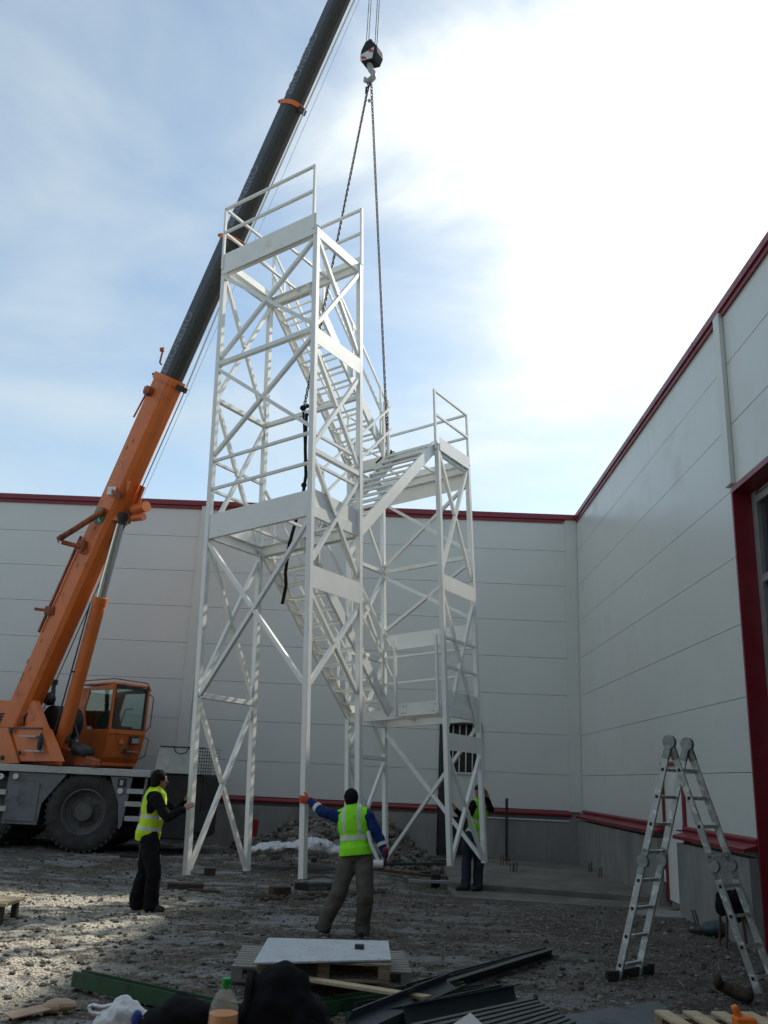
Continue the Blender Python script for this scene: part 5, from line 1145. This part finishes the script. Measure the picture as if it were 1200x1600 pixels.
# ------------------------------------------------------------------ things close to the camera on a low stand just below the picture
ts = thing('work_stand', 'low wooden stand under the bags and bottle near the camera', 'stand', (-.95, 3.75, 0))
mb = MB(); mb.box((-1.75, 3.3, .51), (-.05, 4.3, .55)); mb.build('top', 'wood', ts, bevel=.004)
for x in (-1.7, -.15):
    for y in (3.35, 4.2): mb = MB(); mb.box((x, y, -.02), (x + .07, y + .07, .509)); mb.build('leg', 'wood', ts)
tz_ = .552
cp_ = P(354, 1531, 3.75); bx_, by_ = cp_.x, 3.75; b0 = cp_.z - .335
bo = thing('drink_bottle', 'large plastic bottle of orange drink with green cap beside the black backpack', 'bottle', (bx_, by_, b0))
k = 1.0
prof_ = [(.0, 0), (.045, 0), (.056, .012), (.056, .12), (.0545, .135), (.056, .15), (.056, .228), (.050, .256), (.034, .288), (.017, .306), (.0135, .315), (.0135, .325)]
mb = MB(); mb.lathe(prof_, (bx_, by_, b0), (0, 0, 1), 32, cap=False); mb.build('bottle_body', 'pet', bo, smooth=True)
mb = MB(); mb.lathe([(.0, .003), (.044, .003), (.0545, .014), (.0545, .222), (.0, .2221)], (bx_, by_, b0), (0, 0, 1), 32, cap=False); mb.build('drink', 'juice', bo, smooth='auto')
mb = MB(); mb.lathe([(.0568, .10), (.0568, .188)], (bx_, by_, b0), (0, 0, 1), 32, cap=False); mb.build('bottle_label', 'label', bo, smooth=True)
mb = MB(); mb.lathe([(.017, .318), (.0175, .32), (.017, .340), (.015, .342)], (bx_, by_, b0), (0, 0, 1), 24); mb.lathe([(.019, .309), (.019, .314)], (bx_, by_, b0), (0, 0, 1), 20); mb.build('bottle_cap', 'cap', bo, smooth='auto')
if b0 < tz_: tz_ = b0
for ch in ts.children:
    pass
def sack(name, label, cat, pts, mt, amp, nsc, vox=.012, extra=None):
    mb = MB()
    for c, r_ in pts: mb.ball(c, r_, 14)
    if extra: extra(mb)
    me = remesh(mb, vox, 4, amp, nsc); o = meshobj(name, me, mt, None); z0 = min(v.co.z for v in me.vertices); c = pts[0][0]
    return origin(tag(o, label, cat), (c.x, c.y, z0))
# backpack
q_ = lambda x, y, Y: P(x, y, Y)
bpk = MB()
for c, r_ in ((q_(438, 1585, 3.9), (.155, .11, .15)), (q_(440, 1550, 3.9), (.12, .09, .10)), (q_(470, 1600, 3.9), (.12, .10, .12)), (q_(405, 1600, 3.88), (.10, .09, .12)), (q_(452, 1620, 3.9), (.19, .13, .14)), (q_(395, 1530, 3.9), (.018, .02, .045)), (q_(466, 1524, 3.9), (.05, .02, .02))): bpk.ball(c, r_, 14)
rt = thing('backpack', 'black backpack standing right of the orange drink bottle', 'backpack', (q_(438, 1600, 3.9).x, 3.9, .55))
meshobj('pack_body', remesh(bpk, .011, 4, .02, 9), 'blackcloth', rt)
mb = MB(); mb.tube([q_(392, 1520, 3.9), q_(388, 1545, 3.85), q_(386, 1575, 3.82), q_(378, 1600, 3.8)], .016, 8); mb.build('shoulder_strap', 'strap', rt, smooth=True)
mb = MB(); mb.tube([q_(410, 1520, 3.9), q_(420, 1512, 3.9), q_(432, 1513, 3.9), q_(440, 1520, 3.9)], .010, 8); mb.build('carry_loop', 'strap', rt, smooth=True)
sack('black_bag', 'slumped black cloth bag between the white plastic bag and the bottle', 'bag', [(q_(284, 1585, 3.85), (.10, .08, .07)), (q_(310, 1600, 3.85), (.08, .08, .08)), (q_(258, 1605, 3.85), (.11, .09, .07)), (q_(280, 1562, 3.88), (.035, .04, .035)), (q_(290, 1630, 3.85), (.16, .12, .09))], 'blackcloth', .014, 10)
# white carrier bag
wb = thing('plastic_bag', 'white plastic carrier bag with blue and yellow print, left of the black bag', 'bag', (q_(195, 1600, 3.9).x, 3.9, .58))
mb = MB()
for c, r_ in ((q_(195, 1592, 3.9), (.085, .07, .07)), (q_(192, 1572, 3.9), (.045, .04, .04)), (q_(180, 1605, 3.9), (.09, .08, .07)), (q_(214, 1602, 3.9), (.07, .06, .06)), (q_(200, 1625, 3.9), (.13, .10, .08))): mb.ball(c, r_, 14)
me = remesh(mb, .007, 3, .013, 17); meshobj('bag_body', me, 'plastic', wb)
mb = MB()
for a, b in zip([q_(175, 1583, 3.88), q_(158, 1584, 3.87), q_(142, 1582, 3.87), q_(138, 1573, 3.88), q_(144, 1570, 3.88), q_(160, 1573, 3.89), q_(182, 1568, 3.9)], [q_(158, 1584, 3.87), q_(142, 1582, 3.87), q_(138, 1573, 3.88), q_(144, 1570, 3.88), q_(160, 1573, 3.89), q_(182, 1568, 3.9)]): mb.bar(a, b, .006, .014, V((0, 1, .4)))
mb.build('bag_handle', 'plastic', wb)
mb = MB(); mb.ball(q_(214, 1592, 3.84), (.022, .012, .032), 10); mb.build('blue_print', 'bagblue', wb, smooth=True)
mb = MB(); mb.ball(q_(226, 1598, 3.84), (.018, .012, .022), 10); mb.build('yellow_print', 'bagyellow', wb, smooth=True)
# cardboard scrap on the sunny gravel at the left
mb = MB(); a, b = G(12, 1588, .03), G(72, 1574, .05); mb.bar(a, b, .17, .012); mb.ball(G(95, 1570, .05), (.13, .08, .045), 10); mb.ball(G(80, 1575, .04), (.08, .06, .04), 10)
origin(tag(mb.build('cardboard_scrap', 'cardboard', bevel=.003), 'dusty tan scrap of torn cardboard on the sunlit gravel', 'cardboard'), a)
# edge of a trestle at the left border
tr = thing('trestle', 'low wooden trestle with a pale top cut by the left border', 'trestle', G(-60, 1440))
a = P(-90, 1410, 11.4); b = P(15, 1410, 11.4); zt2 = P(8, 1411, 11.4).z
mb = MB(); mb.box((a.x, 11.3, zt2 - .03), (b.x, 11.9, zt2 + .01)); mb.build('trestle_top', 'woodl', tr, bevel=.004)
for x in (b.x - .12, a.x + .05):
    for y in (11.35, 11.8): mb = MB(); mb.box((x, y, gz(x, y) - .05), (x + .07, y + .07, zt2 - .031)); mb.build('leg', 'dsteel', tr)

# ------------------------------------------------------------------ behind and under the tower
def mound():
    cx_, cy_ = P(560, 1330, 19.6).x, 19.9; mb = MB(); nx_, ny_ = 90, 40; x0, x1, y0, y1 = P(375, 1330, 19.5).x - .6, P(705, 1330, 19.5).x + .3, 18.2, 21.75
    for j in range(ny_ + 1):
        for i in range(nx_ + 1):
            x = x0 + (x1 - x0) * i / nx_; y = y0 + (y1 - y0) * j / ny_
            u_ = (x - x0) / (x1 - x0); v_ = (y - y0) / (y1 - y0); e = (math.sin(math.pi * min(1, max(0, u_))) ** .8) * (ss(0, .55, v_)) * (1 - .35 * ss(.6, 1, v_))
            h_ = e * (.42 + .42 * math.exp(-((u_ - .36) / .14) ** 2) + .50 * math.exp(-((u_ - .70) / .12) ** 2)) + e * (.10 * noise.noise(V((x * 2, y * 2, 7))) + .05 * noise.noise(V((x * 7, y * 7, 2))))
            mb.v.append(V((x, y, gz(x, y) - .03 + max(0, h_))))
    mb.f = [(j * (nx_ + 1) + i, j * (nx_ + 1) + i + 1, (j + 1) * (nx_ + 1) + i + 1, (j + 1) * (nx_ + 1) + i) for j in range(ny_) for i in range(nx_)]; mb.mi = [0] * len(mb.f)
    hs = {}
    for q2 in mb.v: hs[(round((q2.x - x0) / (x1 - x0) * nx_), round((q2.y - y0) / (y1 - y0) * ny_))] = q2.z
    def zf(x, y): return hs.get((round((x - x0) / (x1 - x0) * nx_), round((y - y0) / (y1 - y0) * ny_)), gz(x, y))
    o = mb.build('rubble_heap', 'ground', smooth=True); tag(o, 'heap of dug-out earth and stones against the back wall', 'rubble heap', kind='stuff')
    stones('heap_stones', 1500, lambda: (rnd.uniform(x0 + .2, x1 - .2), rnd.uniform(y0 + .2, y1 - .3)), .02, .13, [M['st1'], M['st2'], M['st4'], M['st2']], 'broken stones on the rubble heap', zf=zf)
    return zf
MZ = mound()
# creased white sheet
shp = [P(402, 1328, 17.6), P(425, 1326, 17.6), P(455, 1324, 17.6), P(490, 1324, 17.6), P(520, 1330, 17.6)]
mb = MB()
for c, r_ in zip(shp, ((.14, .3, .07), (.30, .4, .11), (.30, .3, .06), (.42, .45, .15), (.34, .35, .07))): mb.ball(V((c.x, c.y, c.z)), r_, 16)
for a, c, r0, r1 in ((0, 1, .05, .08), (1, 2, .08, .05), (2, 3, .05, .09), (3, 4, .09, .04)): cap(mb, shp[a] - V((0, .1, .02)), shp[c] - V((0, .15, .02)), r0, r1)
me = remesh(mb, .02, 1, .03, 4)
for v in me.vertices:
    q2 = v.co; k = abs(noise.noise(q2 * 6.)) + .6 * abs(noise.noise(q2 * 13.)); v.co.z += .05 * k; v.co.y -= .05 * k
o = meshobj('white_sheet', me, 'tarp', None); origin(tag(o, 'long crumpled white plastic sheet lying before the rubble heap', 'plastic sheet'), (shp[2].x, shp[2].y, gz(shp[2].x, shp[2].y)))
p = G(612, 1362, .05); mb = MB()
for dx, r_ in ((0, .13), (.18, .09), (-.2, .07)): mb.ball((p.x + dx, p.y, .05), (r_, r_ * .8, r_ * .5), 12)
origin(tag(meshobj('white_sheet', remesh(mb, .014, 2, .03, 8), 'tarp', None), 'small crumpled scrap of white sheet right of the middle worker', 'plastic sheet'), p)
# curved steel trough
mb = MB(); pts = []
for k in range(9):
    t_ = k / 8; c = lerp(P(476, 1350, 15.9), P(534, 1352, 15.9), t_); c.z = .13 + .07 * math.sin(math.pi * t_) ; pts.append(c)
for a, b in zip(pts[:-1], pts[1:]): mb.bar(a, b, .22, .012, V((0, 0, 1)))
mb.bar(V((pts[0].x, 15.75, .05)), V((pts[-1].x, 15.75, .08)), .05, .06); origin(tag(mb.build('curved_plate', 'dsteel'), 'curved dark metal plate lying beside the front leg', 'metal plate'), (pts[0].x, 15.8, .0))
for (x0, y0_, x1, y1_, Yb, lab, mt_) in ((560, 1340, 712, 1352, 17.4, 'thin dark steel bar reaching to the right legs, nearer of three', 'rust'), (600, 1346, 700, 1331, 18.0, 'dark steel bar pointing back towards the doorway', 'dsteel'), (640, 1347, 708, 1347, 16.8, 'pale steel flat lying just before the rightmost legs', 'steel')):
    a = P(x0, y0_, Yb); b = P(x1, y1_, Yb + (.6 if y1_ < y0_ else 0)); a.z = gz(a.x, a.y) + .08; b.z = gz(b.x, b.y) + (.12 if mt_ != 'dsteel' else .25)
    plank('steel_bar', a, b, .07, .05, mt_, lab, 'steel bar', 'steel bars behind the tower')
mb = MB(); p = P(684, 1344, 17.0); mb.box((p.x - .12, 16.9, .0), (p.x + .05, 17.1, .22)); origin(tag(mb.build('drum_block', 'dark', bevel=.02), 'black block on the ground at the left end of the slab', 'block'), (p.x, 17, 0))
mb = MB(); p = P(393, 1290, 20.6); mb.lathe([(.13, 0), (.16, .34), (.155, .34), (.13, .02)], (p.x, 20.6, p.z - .22), (0, 0, 1), 24); origin(tag(mb.build('bucket', 'redplastic', smooth='auto'), 'red bucket against the back wall behind the tower', 'bucket'), (p.x, 20.6, p.z - .22))
mb = MB(); mb.box((p.x - .3, 20.4, -.05), (p.x + .3, 20.9, p.z - .221)); origin(tag(mb.build('stone_block', 'slab', bevel=.03), 'concrete block carrying the red bucket', 'block'), (p.x, 20.6, -.05))
# blocks and bricks under the lifted legs
def blk(px, py, sx, sy, sz, rz, mt, lab, cat='wood block', group='packing blocks on the ground'):
    p = G(px, py); z0 = gz(p.x, p.y) - .01; mb = MB(); mb.box((-sx / 2, -sy / 2, 0), (sx / 2, sy / 2, sz)); o = mb.build('packing_block', mt, world=False, bevel=.006)
    o.location = (p.x, p.y, z0); o.rotation_euler = (0, 0, rz); tag(o, lab, cat, group); return o
blk(290, 1386, .56, .22, .10, .1, 'brown', 'thick dark timber lying under the leftmost leg'); blk(318, 1393, .5, .10, .045, -.15, 'brown', 'thin dark board in front of the timber under the leftmost leg')
blk(327, 1371, .20, .14, .12, .2, 'brown', 'short dark brick right of the leftmost leg'); blk(471, 1388, .22, .16, .12, 0., 'black', 'black block standing under the front leg of the tower')
blk(437, 1397, .30, .2, .14, .5, 'brown', 'rough dark lump left of the block under the front leg'); blk(517, 1388, .12, .09, .09, .6, 'black', 'small black cube beside the left foot of the middle worker'); blk(205, 1352, .42, .25, .06, .0, 'black', 'flat black mat beside the left worker')
stones('mud_clods', 420, lambda: (lambda t_: (lerp(G(400, 1404), G(600, 1392), t_).x + rnd.gauss(0, .12), lerp(G(400, 1404), G(600, 1392), t_).y + rnd.gauss(0, .10)))(rnd.random()), .02, .085, [M['st2'], M['brown']], 'ridge of dark mud clods in front of the front leg', cat='mud clods')
mb = MB(); mb.bar(G(222, 1340, 0) + V((0, 0, 0)), P(225, 1310, 13.6), .03, .012, V((0, 1, 0)))
# shovel-like pale strip behind the left worker
a = P(219, 1338, 13.3); b = P(222, 1312, 13.25); mb = MB(); mb.bar(V((a.x, a.y, gz(a.x, a.y))), V((b.x, b.y, 1.15)), .045, .02, V((0, 1, 0))); origin(tag(mb.build('stake', 'steel'), 'thin pale stake standing behind the left worker', 'stake'), (a.x, a.y, 0))

# right: black coil of hose on a low frame near the plinth
rw = lambda y: 4.9 - (22 - y) * .0 
p = P(1133, 1422, 11.5); xw = 4.62
hs_ = thing('black_tarp_bundle', 'black bundle slung on a low stand behind the right ladder legs', 'bundle', (p.x, 11.6, 0))
mb = MB(); mb.ball(P(1142, 1412, 11.6), (.16, .12, .16), 14); mb.ball(P(1127, 1412, 11.5), (.075, .1, .14), 14); mb.ball(P(1150, 1400, 11.6), (.05, .06, .08), 10); mb.ball(P(1150, 1425, 11.6), (.13, .12, .12), 12)
meshobj('bundle', remesh(mb, .012, 3, .02, 9), 'blackcloth', hs_)
c0 = P(1142, 1430, 11.6)
for dx, dy in ((-.12, -.1), (.14, -.1), (-.12, .12), (.14, .12)):
    mb = MB(); mb.tube([(c0.x + dx, 11.6 + dy, 0), (c0.x + dx * .7, 11.6 + dy, c0.z)], .018, 8); mb.build('leg', 'rust', hs_)
for i, (x, ly) in enumerate(((1089, 1449), (1093, 1449), (1109, 1446), (1114, 1443))):
    a = G(x, ly, .0); mb = MB(); mb.tube([(a.x, a.y, -.02), (a.x - .05, a.y + .02, .22 + .02 * (i > 1))], .011, 6)
    origin(tag(mb.build('rebar_stake', 'rust'), 'rusty bar stuck upright before the right wall, ' + ['leftmost of four', 'second from left of four', 'third from left of four', 'rightmost and tallest of four'][i], 'rebar', 'upright bars by the right wall'), (a.x, a.y, 0))
plank('timber', G(1076, 1456, .05), G(1145, 1460, .05), .12, .07, 'brown', 'dark timber lying before the upright rusty bars', 'timber')
mb = MB(); c = G(1118, 1452, .12); mb.ball(c, (.22, .16, .10), 12); mb.ball(c + V((.15, .05, .02)), (.15, .12, .08), 12)
origin(tag(meshobj('grey_sack', remesh(mb, .014, 2, .025, 7), 'bsteel', None), 'crumpled grey sack by the foot of the right wall', 'sack'), (c.x, c.y, 0))
mb = MB(); c = G(1040, 1432, .0); n = 14; pts = [V((c.x + math.cos(2 * math.pi * i / n) * .55 * (1 + .25 * noise.noise(V((i, 0, 0)))), c.y + math.sin(2 * math.pi * i / n) * .42, .045)) for i in range(n)]
mb.add(pts + [q2 + V((0, 0, -.1)) for q2 in pts], [tuple(range(n))] + [(i, n + i, n + (i + 1) % n, (i + 1) % n) for i in range(n)])
tag(mb.build('concrete_spill', 'concrete'), 'pale spill of hardened concrete at the slab corner', None, kind='structure')
